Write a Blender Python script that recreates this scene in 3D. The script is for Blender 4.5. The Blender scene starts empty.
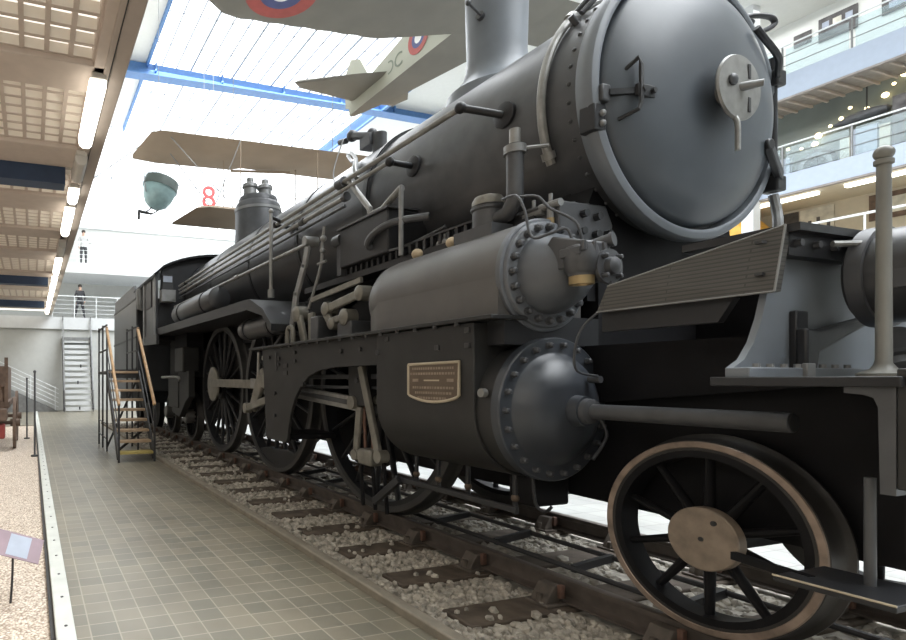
import bpy, math, random
from mathutils import Vector, Matrix
from math import sin, cos, pi, radians, atan2, sqrt
random.seed(7)
S = bpy.context.scene
COL = S.collection
# ------------------------------------------------------------------ camera, sky, daylight, exposure
cam = bpy.data.cameras.new('camera'); camo = bpy.data.objects.new('camera', cam); COL.objects.link(camo)
camo.location = (0, 0, 1.45)
camo.rotation_euler = (pi / 2, 0, -math.atan(184 / 557))
cam.sensor_width = 36; cam.lens = 557 / 906 * 36
cam.shift_x = (453 - 216) / 906; cam.shift_y = (379.5 - 320) / 906
cam.clip_end = 200
S.camera = camo
S.view_settings.view_transform = 'Standard'; S.view_settings.look = 'None'
S.view_settings.exposure = 0.16; S.view_settings.gamma = 1.0; S.view_settings.use_curve_mapping = False
w = bpy.data.worlds.new('sky'); S.world = w; w.use_nodes = True
bg = w.node_tree.nodes['Background']; bg.inputs[0].default_value = (0.96, 0.98, 1.0, 1); bg.inputs[1].default_value = 3.0
def area(name, loc, rot, sx, sy, watts, col=(1, 1, 1)):
    l = bpy.data.lights.new(name, 'AREA'); l.shape = 'RECTANGLE'; l.size = sx; l.size_y = sy; l.energy = watts; l.color = col
    o = bpy.data.objects.new(name, l); o.location = loc; o.rotation_euler = rot; COL.objects.link(o); return o
area('skylight_daylight', (10.5, 9, 14.7), (0, 0, 0), 11.4, 40, 8200, (0.95, 0.98, 1.0))
area('left_gallery_fill', (-5.6, 8, 4.40), (0, 0, 0), 6, 30, 270, (1.0, 0.97, 0.92))  # added fill under the left gallery, brightens pebbles, floor and beams
area('middle_gallery_fill', (26.2, 11, 11.2), (0, 0.35, 0), 0.6, 16, 60, (1.0, 0.93, 0.8))  # added warm fill that lifts the dark middle gallery
area('right_gallery_fill', (25.9, 10, 14.8), (0, 0, 0), 2.4, 26, 420)  # added fill below the solid ceiling, whitens the top gallery wall

# ------------------------------------------------------------------ materials
def mat(name, rgb, rough=0.5, metal=0.0, var=0.12, scale=6.0, bump=0.0, bscale=60.0, spec=0.5, emit=0.0, detail=4.0):
    m = bpy.data.materials.new(name); m.use_nodes = True
    nt = m.node_tree; b = nt.nodes['Principled BSDF']
    b.inputs['Roughness'].default_value = rough; b.inputs['Metallic'].default_value = metal
    b.inputs['Specular IOR Level'].default_value = spec
    tc = nt.nodes.new('ShaderNodeTexCoord'); nz = nt.nodes.new('ShaderNodeTexNoise')
    nz.inputs['Scale'].default_value = scale; nz.inputs['Detail'].default_value = detail
    nt.links.new(tc.outputs['Object'], nz.inputs['Vector'])
    r = nt.nodes.new('ShaderNodeValToRGB')
    r.color_ramp.elements[0].position = 0.3; r.color_ramp.elements[1].position = 0.7
    r.color_ramp.elements[0].color = tuple(c * (1 - var) for c in rgb) + (1,)
    r.color_ramp.elements[1].color = tuple(min(1, c * (1 + var)) for c in rgb) + (1,)
    nt.links.new(nz.outputs['Fac'], r.inputs['Fac']); nt.links.new(r.outputs['Color'], b.inputs['Base Color'])
    if bump:
        n2 = nt.nodes.new('ShaderNodeTexNoise'); n2.inputs['Scale'].default_value = bscale
        nt.links.new(tc.outputs['Object'], n2.inputs['Vector'])
        bp = nt.nodes.new('ShaderNodeBump'); bp.inputs['Strength'].default_value = bump; bp.inputs['Distance'].default_value = 0.01
        nt.links.new(n2.outputs['Fac'], bp.inputs['Height']); nt.links.new(bp.outputs['Normal'], b.inputs['Normal'])
    if emit:
        b.inputs['Emission Color'].default_value = tuple(rgb) + (1,); b.inputs['Emission Strength'].default_value = emit
    return m
def brick_mat(name, c1, c2, mortar, bw, bh, msize, offset=0.0, rough=0.45, spec=0.5, rotz=0.0, origin=(0, 0), swz=False):
    m = mat(name, c1, rough, spec=spec); nt = m.node_tree; b = nt.nodes['Principled BSDF']
    tc = nt.nodes.new('ShaderNodeTexCoord'); mp = nt.nodes.new('ShaderNodeMapping')
    mp.inputs['Rotation'].default_value = (0, 0, rotz); mp.inputs['Location'].default_value = (origin[0], origin[1], 0)
    if swz:
        sx = nt.nodes.new('ShaderNodeSeparateXYZ'); cx = nt.nodes.new('ShaderNodeCombineXYZ')
        nt.links.new(tc.outputs['Object'], sx.inputs[0]); nt.links.new(sx.outputs[1], cx.inputs[0]); nt.links.new(sx.outputs[2], cx.inputs[1]); nt.links.new(cx.outputs[0], mp.inputs['Vector'])
    else: nt.links.new(tc.outputs['Object'], mp.inputs['Vector'])
    br = nt.nodes.new('ShaderNodeTexBrick'); br.offset = offset; br.squash = 1.0
    br.inputs['Color1'].default_value = c1 + (1,); br.inputs['Color2'].default_value = c2 + (1,); br.inputs['Mortar'].default_value = mortar + (1,)
    br.inputs['Scale'].default_value = 1.0; br.inputs['Mortar Size'].default_value = msize; br.inputs['Mortar Smooth'].default_value = 0.3
    br.inputs['Brick Width'].default_value = bw; br.inputs['Row Height'].default_value = bh
    nt.links.new(mp.outputs['Vector'], br.inputs['Vector'])
    nz = nt.nodes.new('ShaderNodeTexNoise'); nz.inputs['Scale'].default_value = 1.3; nz.inputs['Detail'].default_value = 5
    nt.links.new(tc.outputs['Object'], nz.inputs['Vector'])
    mx = nt.nodes.new('ShaderNodeMix'); mx.data_type = 'RGBA'; mx.blend_type = 'OVERLAY'; mx.inputs[0].default_value = 0.45
    nt.links.new(br.outputs['Color'], mx.inputs[6]); nt.links.new(nz.outputs['Fac'], mx.inputs[7])
    nt.links.new(mx.outputs[2], b.inputs['Base Color'])
    bp = nt.nodes.new('ShaderNodeBump'); bp.inputs['Strength'].default_value = 0.25; bp.inputs['Distance'].default_value = 0.004; bp.invert = True
    nt.links.new(br.outputs['Fac'], bp.inputs['Height']); nt.links.new(bp.outputs['Normal'], b.inputs['Normal'])
    return m
def glass_mat(name, rgb, clear=0.7, rough=0.15):
    m = bpy.data.materials.new(name); m.use_nodes = True; nt = m.node_tree
    for n in list(nt.nodes):
        if n.type != 'OUTPUT_MATERIAL': nt.nodes.remove(n)
    out = [n for n in nt.nodes if n.type == 'OUTPUT_MATERIAL'][0]
    t = nt.nodes.new('ShaderNodeBsdfTransparent'); t.inputs[0].default_value = tuple(rgb) + (1,)
    p = nt.nodes.new('ShaderNodeBsdfPrincipled'); p.inputs['Base Color'].default_value = tuple(rgb) + (1,); p.inputs['Roughness'].default_value = rough
    mx = nt.nodes.new('ShaderNodeMixShader'); mx.inputs[0].default_value = 1 - clear
    nt.links.new(t.outputs[0], mx.inputs[1]); nt.links.new(p.outputs[0], mx.inputs[2]); nt.links.new(mx.outputs[0], out.inputs[0])
    return m
M = {}
M['black'] = mat('black_paint', (0.022, 0.023, 0.026), 0.42, var=0.25, scale=3, bump=0.04, bscale=40, spec=0.35)
M['jacket'] = mat('dark_grey_jacket', (0.040, 0.042, 0.046), 0.36, var=0.18, scale=2.5)
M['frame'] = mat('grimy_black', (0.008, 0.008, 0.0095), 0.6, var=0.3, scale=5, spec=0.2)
M['plate'] = mat('dark_green_grey_plate', (0.024, 0.0245, 0.025), 0.5, var=0.2, scale=4, spec=0.35)
M['chest'] = mat('warm_grey_jacket', (0.088, 0.085, 0.082), 0.42, var=0.15, scale=3)
M['door'] = mat('blue_grey_door', (0.062, 0.074, 0.088), 0.38, var=0.15, scale=2.0, bump=0.03, bscale=12)
M['blue'] = mat('blue_grey_paint', (0.145, 0.163, 0.185), 0.45, var=0.12, scale=3)
M['steel'] = mat('dull_steel', (0.25, 0.25, 0.24), 0.42, 0.4, var=0.2, scale=12)
M['rod'] = mat('beige_steel', (0.19, 0.183, 0.16), 0.45, 0.25, var=0.2, scale=10)
M['grey'] = mat('grey_metal', (0.22, 0.225, 0.225), 0.42, 0.3, var=0.15)
M['dgrey'] = mat('dark_grey_metal', (0.066, 0.069, 0.075), 0.42, 0.1, var=0.2)
M['tyre'] = mat('worn_brown_tyre', (0.27, 0.21, 0.17), 0.42, 0.35, var=0.4, scale=9)
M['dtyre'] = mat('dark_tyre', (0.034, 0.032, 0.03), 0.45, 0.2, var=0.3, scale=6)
M['hub'] = mat('rusty_hub_face', (0.25, 0.20, 0.155), 0.5, 0.1, var=0.22, scale=14)
M['brass'] = mat('dull_brass', (0.36, 0.27, 0.14), 0.4, 0.5, var=0.15)
M['cream'] = mat('cream_knob', (0.52, 0.42, 0.28), 0.6, var=0.2, scale=20)
M['bronze'] = mat('bronze_plate', (0.115, 0.085, 0.06), 0.5, 0.2, var=0.15)
M['brim'] = mat('pale_brass_rim', (0.45, 0.39, 0.29), 0.45, 0.3)
M['rust'] = mat('rust_red', (0.13, 0.07, 0.05), 0.75, var=0.3, scale=20)
M['rail'] = mat('rail_brown', (0.085, 0.07, 0.06), 0.6, 0.1, var=0.25, scale=10)
M['railtop'] = mat('rail_head_steel', (0.16, 0.14, 0.125), 0.4, 0.4, var=0.2)
M['chair'] = mat('chair_brown_grey', (0.09, 0.075, 0.062), 0.7, var=0.3, scale=12)
M['sleeper'] = mat('tarred_wood', (0.095, 0.076, 0.06), 0.75, var=0.35, scale=8, bump=0.3, bscale=25, spec=0.3)
M['white'] = mat('white_plaster', (0.74, 0.75, 0.72), 0.7, var=0.02)
M['wallgrey'] = mat('pale_grey_wall', (0.53, 0.54, 0.52), 0.75, var=0.03)
M['wallmid'] = mat('grey_wall', (0.30, 0.31, 0.31), 0.75, var=0.03)
M['dbl'] = mat('blue_black_cover', (0.040, 0.046, 0.056), 0.34, var=0.2, scale=4)
M['lbl'] = mat('light_blue_grey_cover', (0.105, 0.115, 0.13), 0.38, var=0.15, scale=4)
M['wtyre'] = mat('driver_tyre', (0.055, 0.055, 0.054), 0.42, 0.2, var=0.2, scale=5)
M['post'] = mat('olive_grey_post', (0.17, 0.17, 0.155), 0.45, 0.2, var=0.1)
M['bard'] = mat('dark_glazing_bar', (0.22, 0.25, 0.29), 0.5, var=0.05)
M['trim'] = mat('white_steel', (0.66, 0.68, 0.69), 0.5, var=0.03)
M['fascia'] = mat('brown_grey_fascia', (0.46, 0.40, 0.355), 0.6, var=0.04)
M['beam'] = mat('taupe_beam', (0.58, 0.50, 0.44), 0.65, var=0.05)
M['louvre'] = mat('cream_louvre', (0.86, 0.82, 0.74), 0.6, var=0.03)
M['lumin'] = mat('glowing_ceiling_backing', (0.96, 0.92, 0.85), 0.6, var=0.02, emit=0.95)  # glow added to the backing so the louvre cells look bright
M['navy'] = mat('navy_steel', (0.035, 0.065, 0.13), 0.5, var=0.1)
M['truss'] = mat('blue_steel', (0.09, 0.21, 0.45), 0.5, var=0.08)
M['bar'] = mat('glazing_bar', (0.5, 0.54, 0.6), 0.5, var=0.05)
M['lamp'] = mat('lamp_glow', (1.0, 0.95, 0.84), 0.4, var=0.0, emit=4.0)
M['lampoff'] = mat('lamp_cover_unlit', (0.62, 0.6, 0.56), 0.4, var=0.03)
M['wood'] = mat('varnished_wood', (0.47, 0.30, 0.16), 0.45, var=0.2, scale=10)
M['tread'] = mat('worn_tread_wood', (0.40, 0.29, 0.19), 0.6, var=0.2, scale=9)
M['yellow'] = mat('yellow_edge', (0.45, 0.36, 0.12), 0.6)
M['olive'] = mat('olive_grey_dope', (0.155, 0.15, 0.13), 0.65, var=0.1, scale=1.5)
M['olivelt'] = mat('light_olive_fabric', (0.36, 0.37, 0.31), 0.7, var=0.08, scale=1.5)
M['tan'] = mat('tan_fabric', (0.30, 0.235, 0.17), 0.75, var=0.1, scale=1.2)
M['red'] = mat('roundel_red', (0.33, 0.07, 0.06), 0.65)
M['rblue'] = mat('roundel_blue', (0.06, 0.075, 0.19), 0.65)
M['rwhite'] = mat('roundel_white', (0.75, 0.76, 0.75), 0.65)
M['letter'] = mat('faded_green_letter', (0.16, 0.19, 0.15), 0.7)
M['redsign'] = mat('red_sign', (0.62, 0.05, 0.05), 0.5)
M['aqua'] = mat('blue_green_shell', (0.25, 0.38, 0.40), 0.3, var=0.15)
M['dgreen'] = mat('dark_canvas', (0.06, 0.08, 0.075), 0.6)
M['glass'] = glass_mat('clear_pane', (0.88, 0.95, 0.97), 0.85)
M['sky'] = glass_mat('skylight_pane', (0.98, 0.99, 1.0), 0.94)
M['rail_w'] = mat('white_rail', (0.8, 0.83, 0.84), 0.4)
M['soffit'] = mat('brown_soffit', (0.30, 0.27, 0.25), 0.6)
M['fblue'] = mat('pale_blue_fascia', (0.40, 0.46, 0.56), 0.55, var=0.03)
M['beige'] = mat('beige_wall', (0.55, 0.50, 0.40), 0.7, var=0.03)
M['gdark'] = mat('dim_green_wall', (0.15, 0.17, 0.155), 0.6, var=0.2, scale=0.7)
M['orange'] = mat('orange_yellow_paint', (0.75, 0.42, 0.06), 0.4)
M['ink'] = mat('poster_ink', (0.09, 0.085, 0.085), 0.6, var=0.5, scale=3)
M['paper'] = mat('poster_paper', (0.62, 0.6, 0.52), 0.6, var=0.3, scale=2.5)
M['bulb'] = mat('warm_bulb', (1.0, 0.8, 0.45), 0.4, var=0.0, emit=5.0)
M['skin'] = mat('skin', (0.55, 0.36, 0.27), 0.6)
M['cloth'] = mat('dark_cloth', (0.05, 0.05, 0.055), 0.8)
M['cloth2'] = mat('pale_cloth', (0.5, 0.5, 0.5), 0.8)
M['hair'] = mat('dark_hair', (0.04, 0.03, 0.025), 0.7)
M['wagon'] = mat('brown_wagon_wood', (0.14, 0.095, 0.07), 0.7, var=0.3)
M['wred'] = mat('dark_red_paint', (0.25, 0.04, 0.035), 0.5)
M['purple'] = mat('mauve_board', (0.27, 0.19, 0.22), 0.5)
M['pblue'] = mat('pale_blue_board', (0.34, 0.38, 0.46), 0.5)
M['black2'] = mat('black_steel_post', (0.03, 0.03, 0.032), 0.5)
M['stone'] = mat('ballast_stone', (0.35, 0.325, 0.28), 0.8, var=0.5, scale=14)
M['kerb'] = mat('concrete_kerb', (0.22, 0.195, 0.155), 0.75, var=0.15, scale=10)
M['kerbw'] = mat('pale_kerb', (0.60, 0.62, 0.58), 0.6, var=0.08)
M['tile'] = brick_mat('olive_floor_tile', (0.225, 0.20, 0.15), (0.165, 0.155, 0.12), (0.33, 0.30, 0.235), 0.16, 0.16, 0.005, rough=0.33)
M['wtile'] = brick_mat('white_floor_tile', (0.50, 0.51, 0.50), (0.46, 0.475, 0.47), (0.36, 0.36, 0.35), 0.3, 0.3, 0.006, rough=0.25)
M['deck'] = brick_mat('checker_plate', (0.075, 0.072, 0.066), (0.068, 0.066, 0.06), (0.040, 0.039, 0.037), 0.6, 0.018, 0.004, offset=0.5, rough=0.5, swz=True)
def gravel():
    m = mat('pink_beige_gravel', (0.6, 0.5, 0.4), 0.85); nt = m.node_tree; b = nt.nodes['Principled BSDF']
    tc = nt.nodes.new('ShaderNodeTexCoord'); vo = nt.nodes.new('ShaderNodeTexVoronoi'); vo.inputs['Scale'].default_value = 62
    nt.links.new(tc.outputs['Object'], vo.inputs['Vector'])
    r = nt.nodes.new('ShaderNodeValToRGB'); e = r.color_ramp.elements
    e[0].color = (0.42, 0.33, 0.26, 1); e[1].color = (0.95, 0.88, 0.78, 1); e.new(0.5).color = (0.76, 0.66, 0.55, 1)
    nt.links.new(vo.outputs['Color'], r.inputs['Fac'])
    r2 = nt.nodes.new('ShaderNodeValToRGB'); r2.color_ramp.elements[0].color = (1, 1, 1, 1); r2.color_ramp.elements[1].color = (0.45, 0.4, 0.35, 1); r2.color_ramp.elements[0].position = 0.35; r2.color_ramp.elements[1].position = 0.8
    nt.links.new(vo.outputs['Distance'], r2.inputs['Fac'])
    mx = nt.nodes.new('ShaderNodeMix'); mx.data_type = 'RGBA'; mx.blend_type = 'MULTIPLY'; mx.inputs[0].default_value = 0.9
    nt.links.new(r.outputs[0], mx.inputs[6]); nt.links.new(r2.outputs[0], mx.inputs[7]); nt.links.new(mx.outputs[2], b.inputs['Base Color'])
    bp = nt.nodes.new('ShaderNodeBump'); bp.inputs['Strength'].default_value = 0.8; bp.inputs['Distance'].default_value = 0.012; bp.invert = True
    nt.links.new(vo.outputs['Distance'], bp.inputs['Height']); nt.links.new(bp.outputs['Normal'], b.inputs['Normal'])
    return m
M['gravel'] = gravel()

# ------------------------------------------------------------------ mesh helpers
LOC = {}
def basis(a):
    a = Vector(a).normalized(); u = Vector((0, 0, 1)) if abs(a.z) < 0.9 else Vector((1, 0, 0))
    x = u.cross(a).normalized(); y = a.cross(x); return x, y, a
class G:
    def __init__(s): s.v = []; s.f = []
    def add(s, vs, fs):
        n = len(s.v); s.v += [tuple(p) for p in vs]; s.f += [tuple(i + n for i in f) for f in fs]; return s
    def box(s, x0, x1, y0, y1, z0, z1):
        v = [(x, y, z) for x in (x0, x1) for y in (y0, y1) for z in (z0, z1)]
        return s.add(v, [(0, 1, 3, 2), (4, 6, 7, 5), (0, 4, 5, 1), (2, 3, 7, 6), (0, 2, 6, 4), (1, 5, 7, 3)])
    def bar(s, p, q, w, h, up=(0, 0, 1)):
        p = Vector(p); q = Vector(q); a = (q - p).normalized(); u = Vector(up); u = (u - a * u.dot(a))
        if u.length < 1e-4: u = Vector((0, 1, 0)) - a * a.y
        u.normalize(); r = a.cross(u)
        v = [c + r * (i * w / 2) + u * (j * h / 2) for c in (p, q) for i in (-1, 1) for j in (-1, 1)]
        return s.add(v, [(0, 1, 3, 2), (4, 6, 7, 5), (0, 4, 5, 1), (2, 3, 7, 6), (0, 2, 6, 4), (1, 5, 7, 3)])
    def lathe(s, o, ax, prof, n=40, closed=False):
        x, y, a = basis(ax); o = Vector(o); rings = []; vs = []; fs = []
        for t, r in prof:
            if r < 1e-6: rings.append([len(vs)]); vs.append(o + a * t)
            else:
                rings.append(list(range(len(vs), len(vs) + n)))
                for i in range(n):
                    th = 2 * pi * i / n; vs.append(o + a * t + (x * cos(th) + y * sin(th)) * r)
        pairs = list(zip(rings, rings[1:])) + ([(rings[-1], rings[0])] if closed else [])
        for A, B in pairs:
            for i in range(n):
                j = (i + 1) % n
                if len(A) == 1 and len(B) == 1: continue
                if len(A) == 1: fs.append((A[0], B[i], B[j]))
                elif len(B) == 1: fs.append((A[i], A[j], B[0]))
                else: fs.append((A[i], A[j], B[j], B[i]))
        return s.add(vs, fs)
    def cyl(s, p, q, r, r2=None, n=20):
        p = Vector(p); q = Vector(q); L = (q - p).length
        return s.lathe(p, q - p, [(0, 0), (0, r), (L, r if r2 is None else r2), (L, 0)], n)
    def tube(s, pts, r, n=8, smooth=True):
        P = [Vector(p) for p in pts]
        if smooth and len(P) > 2:
            Q = []
            for i in range(len(P) - 1):
                p0 = P[max(i - 1, 0)]; p1 = P[i]; p2 = P[i + 1]; p3 = P[min(i + 2, len(P) - 1)]
                for k in range(5):
                    t = k / 5; Q.append(0.5 * ((2 * p1) + (p2 - p0) * t + (2 * p0 - 5 * p1 + 4 * p2 - p3) * t * t + (3 * p1 - p0 - 3 * p2 + p3) * t ** 3))
            P = Q + [P[-1]]
        vs = []; fs = []; x = None
        for i, p in enumerate(P):
            d = (P[min(i + 1, len(P) - 1)] - P[max(i - 1, 0)]).normalized()
            if x is None: x = basis(d)[0]
            x = (x - d * x.dot(d)).normalized(); y = d.cross(x)
            for k in range(n):
                th = 2 * pi * k / n; vs.append(p + (x * cos(th) + y * sin(th)) * r)
        for i in range(len(P) - 1):
            for k in range(n):
                j = (k + 1) % n; fs.append((i * n + k, i * n + j, (i + 1) * n + j, (i + 1) * n + k))
        fs.append(tuple(range(n))[::-1]); fs.append(tuple(range((len(P) - 1) * n, len(P) * n)))
        return s.add(vs, fs)
    def prism(s, poly, axis, a, b):
        def pt(u, v, t): return {'x': (t, u, v), 'y': (u, t, v), 'z': (u, v, t)}[axis]
        n = len(poly); vs = [pt(u, v, a) for u, v in poly] + [pt(u, v, b) for u, v in poly]
        fs = [tuple(range(n)), tuple(range(2 * n - 1, n - 1, -1))] + [(i, (i + 1) % n, (i + 1) % n + n, i + n) for i in range(n)]
        return s.add(vs, fs)
    def ball(s, c, r, n=14, m=9, sc=(1, 1, 1)):
        c = Vector(c); vs = [c + Vector((0, 0, r * sc[2]))]; fs = []
        for i in range(1, m):
            ph = pi * i / m
            for k in range(n):
                th = 2 * pi * k / n; vs.append(c + Vector((r * sc[0] * sin(ph) * cos(th), r * sc[1] * sin(ph) * sin(th), r * sc[2] * cos(ph))))
        vs.append(c - Vector((0, 0, r * sc[2]))); e = len(vs) - 1
        for k in range(n):
            j = (k + 1) % n; fs.append((0, 1 + k, 1 + j)); fs.append((e, 1 + (m - 2) * n + j, 1 + (m - 2) * n + k))
            for i in range(m - 2): fs.append((1 + i * n + k, 1 + (i + 1) * n + k, 1 + (i + 1) * n + j, 1 + i * n + j))
        return s.add(vs, fs)
    def hexa(s, b4, t4):
        return s.add(list(b4) + list(t4), [(0, 3, 2, 1), (4, 5, 6, 7), (0, 1, 5, 4), (1, 2, 6, 5), (2, 3, 7, 6), (3, 0, 4, 7)])
    def obj(s, name, m, parent=None, bev=0.0, loc=None, angle=35):
        off = Vector(LOC[parent.name]) if parent is not None else Vector(loc or (0, 0, 0))
        me = bpy.data.meshes.new(name)
        me.from_pydata([tuple(Vector(p) - off) for p in s.v], [], s.f)
        import bmesh
        bm = bmesh.new(); bm.from_mesh(me); bmesh.ops.recalc_face_normals(bm, faces=bm.faces); bm.to_mesh(me); bm.free()
        me.materials.append(M[m] if isinstance(m, str) else m)
        me.shade_smooth(); me.set_sharp_from_angle(angle=radians(angle))
        o = bpy.data.objects.new(name, me); COL.objects.link(o)
        if parent is not None: o.parent = parent
        else: o.location = off
        LOC[o.name] = tuple(off)
        if bev:
            b = o.modifiers.new('bevel', 'BEVEL'); b.width = bev; b.segments = 2; b.limit_method = 'ANGLE'; b.angle_limit = radians(40)
        return o
def tag(o, label=None, cat=None, group=None, kind=None):
    if label: o['label'] = label
    if cat: o['category'] = cat
    if group: o['group'] = group
    if kind: o['kind'] = kind
    return o
def root(name, loc, label, cat, group=None):
    o = bpy.data.objects.new(name, None); o.location = loc; o.empty_display_size = 0.2; COL.objects.link(o); LOC[o.name] = tuple(loc)
    return tag(o, label, cat, group)
def struct(o): o['kind'] = 'structure'; return o
def copy_tree(o, parent=None):
    c = o.copy(); COL.objects.link(c); c.parent = parent; LOC[c.name] = LOC[o.name]
    for ch in list(o.children): copy_tree(ch, c)
    return c
def move(o, d): o.location = Vector(o.location) + Vector(d); return o
def text(name, s, size, mtx, m, parent, depth=0.004):
    cu = bpy.data.curves.new(name, 'FONT'); cu.body = s; cu.size = size; cu.extrude = depth; cu.align_x = 'CENTER'; cu.align_y = 'CENTER'
    t = bpy.data.objects.new('tmp', cu); COL.objects.link(t)
    me = bpy.data.meshes.new_from_object(t.evaluated_get(bpy.context.evaluated_depsgraph_get()))
    bpy.data.objects.remove(t); me.transform(mtx)
    off = Vector(LOC[parent.name]) if parent else Vector((0, 0, 0)); me.transform(Matrix.Translation(-off)); me.materials.clear(); me.materials.append(M[m])
    o = bpy.data.objects.new(name, me); COL.objects.link(o); o.parent = parent; LOC[o.name] = tuple(off); return o
def bolts(parent, m, c, ax, R, n, r, h, a0=0.0, name='bolt', start=0.0):
    x, y, a = basis(ax); c = Vector(c)
    for i in range(n):
        th = a0 + 2 * pi * i / n; p = c + (x * cos(th) + y * sin(th)) * R
        G().lathe(p, a, [(0, 0), (0, r * 1.25), (h * .25, r * 1.25), (h * .25, r), (h * .85, r * .95), (h, r * .6), (h, 0)], 8).obj(name, m, parent)

# ================================================================== the hall
def quad(name, m, *boxes, bev=0):
    g = G()
    for b in boxes: g.box(*b)
    return struct(g.obj(name, m, bev=bev))
quad('floor', 'tile', (0.235, 2.19, -12, 27.05, -0.2, 0.0), (-9, 5.85, 18.6, 27.05, -0.2, -0.001))
quad('floor_far_side', 'wtile', (5.06, 30, -12, 18.6, -0.2, 0.0), (5.85, 30, 18.6, 27.05, -0.2, 0.0))
quad('floor_track_bed', 'stone', (2.19, 5.06, -12, 18.6, -0.3, -0.012))
quad('wall_left', 'wallmid', (-9.2, -9, -12, 27.2, -0.2, 15.2)); quad('wall_back', 'wallmid', (-9.2, 30, -12.2, -12, -0.2, 15.2)); quad('wall_right_outer', 'white', (30, 30.2, -12.2, 30.2, -0.2, 15.2))
g = G().box(-8.99, 0.10, -11.99, 18.6, -0.2, -0.02); tag(g.obj('gravel', 'gravel'), 'beige and pink pebble bed left of the tiled walkway', 'gravel', kind='stuff')
kb = quad('trim_1', 'kerbw', (0.127, 0.235, -12, 26.5, -0.1, 0.03), bev=0.006)
G().box(0.10, 0.127, -12, 26.5, -0.1, 0.0).obj('kerb_gap', 'black2', kb)
g = G()
for k in range(40):
    y = 3.32 + 0.45 * k; g.cyl((0.186, y, 0.028), (0.186, y, 0.0335), 0.010, n=10)
g.obj('kerb_stud', 'black2', kb)
quad('trim_2', 'kerb', (2.15, 2.24, -12, 18.6, -0.1, 0.055), bev=0.012)
quad('trim_3', 'kerb', (5.02, 5.07, -12, 18.6, -0.1, 0.012), bev=0.01)
# end wall with two balconies and glazing above
quad('wall_far', 'wallgrey', (-9, 30, 27.05, 27.3, 0, 3.8), (-9, 30, 30, 30.2, 3.8, 9.45))
quad('baseboard_far', 'wallgrey', (-9, 30, 27.02, 27.05, 0, 0.12))
quad('balcony_slab_low', 'trim', (-9, 30, 26.9, 30, 3.8, 4.36))
quad('balcony_slab_high', 'trim', (-9, 30, 26.9, 30, 6.47, 6.95))
quad('trim_4', 'trim', (-9, 30, 29.9, 30.25, 9.4, 9.7))
gw = quad('window_1', 'bar', *[(x, x + 0.06, 30.02, 30.1, 9.6, 15) for x in range(-8, 30, 3)], (-9, 30, 30.02, 30.1, 12.2, 12.26))
G().box(-9, 30, 30.05, 30.06, 9.6, 15.0).obj('pane', 'sky', gw)
def railing(name, x0, x1, y, z, n, label, h=1.0):
    r = root(name, (x0, y, z), label, 'railing')
    G().tube([(x0, y, z + h), (x1, y, z + h)], 0.025, smooth=False).obj('handrail', 'rail_w', r)
    for k in range(1, 5): G().tube([(x0, y, z + h * k / 5), (x1, y, z + h * k / 5)], 0.010, 6, smooth=False).obj('rail_bar', 'rail_w', r)
    for k in range(n + 1):
        x = x0 + (x1 - x0) * k / n; G().bar((x, y, z), (x, y, z + h), 0.04, 0.03).obj('post', 'rail_w', r)
railing('balcony_railing', 0.9, 6.9, 26.95, 4.36, 6, 'white bar railing of the lower balcony on the end wall')
railing('balcony_railing', 0.9, 9.9, 26.95, 6.95, 8, 'white bar railing of the upper balcony on the end wall')
# left gallery seen from below: slab, cross beams, louvre grids, fascia
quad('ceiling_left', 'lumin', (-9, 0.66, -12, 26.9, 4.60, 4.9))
fa = quad('trim_5', 'fascia', (0.66, 0.87, -12, 26.9, 4.42, 4.95), bev=0.01)
G().box(0.712, 0.72, -12, 26.9, 4.405, 4.42).obj('shadow_stripe', 'black2', fa)  # black strip drawn in as a shadow line along the fascia
bands = [(-0.5, 0.1), (2.1, 2.7), (5.42, 5.95), (7.45, 8.12), (9.5, 10.3), (11.65, 12.3), (13.6, 14.6), (16.4, 17.0), (19.0, 19.7), (21.6, 22.2), (24.2, 24.9)]
g = G()
for a, b in bands: g.box(-9, 0.68, a, b, 4.44, 4.68)
g.box(0.56, 0.68, -1, 26.9, 4.44, 4.68)
bm_ = struct(g.obj('ceiling_beams', 'beam', bev=0.01))
quad('ceiling_beams_blue', 'navy', *[(-9, 0.45, y, y + 0.32, 4.22, 4.46) for y in (8.16, 17.1, 22.4)], bev=0.01)
for i, ((a0, a1), (b0, b1)) in enumerate(zip(bands, bands[1:])):
    g = G(); sl = G(); y0, y1 = a1, b0; ny = max(1, round((y1 - y0) / 0.225)); x1 = 0.56; nx = 22 if y0 < 9 else 30
    for k in range(ny + 1):
        y = y0 + (y1 - y0) * k / ny; g.box(x1 - 0.216 * nx, x1, y - 0.02, y + 0.02, 4.50, 4.60)
    for k in range(nx + 1):
        x = x1 - 0.216 * k; g.box(x - 0.022, x + 0.022, y0, y1, 4.495, 4.60)
    struct(g.obj('ceiling_louvre_grid', 'beam'))
    for k in range(ny):
        ya = y0 + (y1 - y0) * k / ny
        sl.add([(x1 - 0.216 * nx, ya + 0.20, 4.50), (x1, ya + 0.20, 4.50), (x1, ya + 0.155, 4.57), (x1 - 0.216 * nx, ya + 0.155, 4.57)], [(0, 1, 2, 3)])
    struct(sl.obj('ceiling_louvre_slats', 'louvre'))
where = ['nearest', 'second', 'third', 'fourth', 'fifth', 'sixth', 'seventh', 'eighth']
ni = [0, 0]
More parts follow.
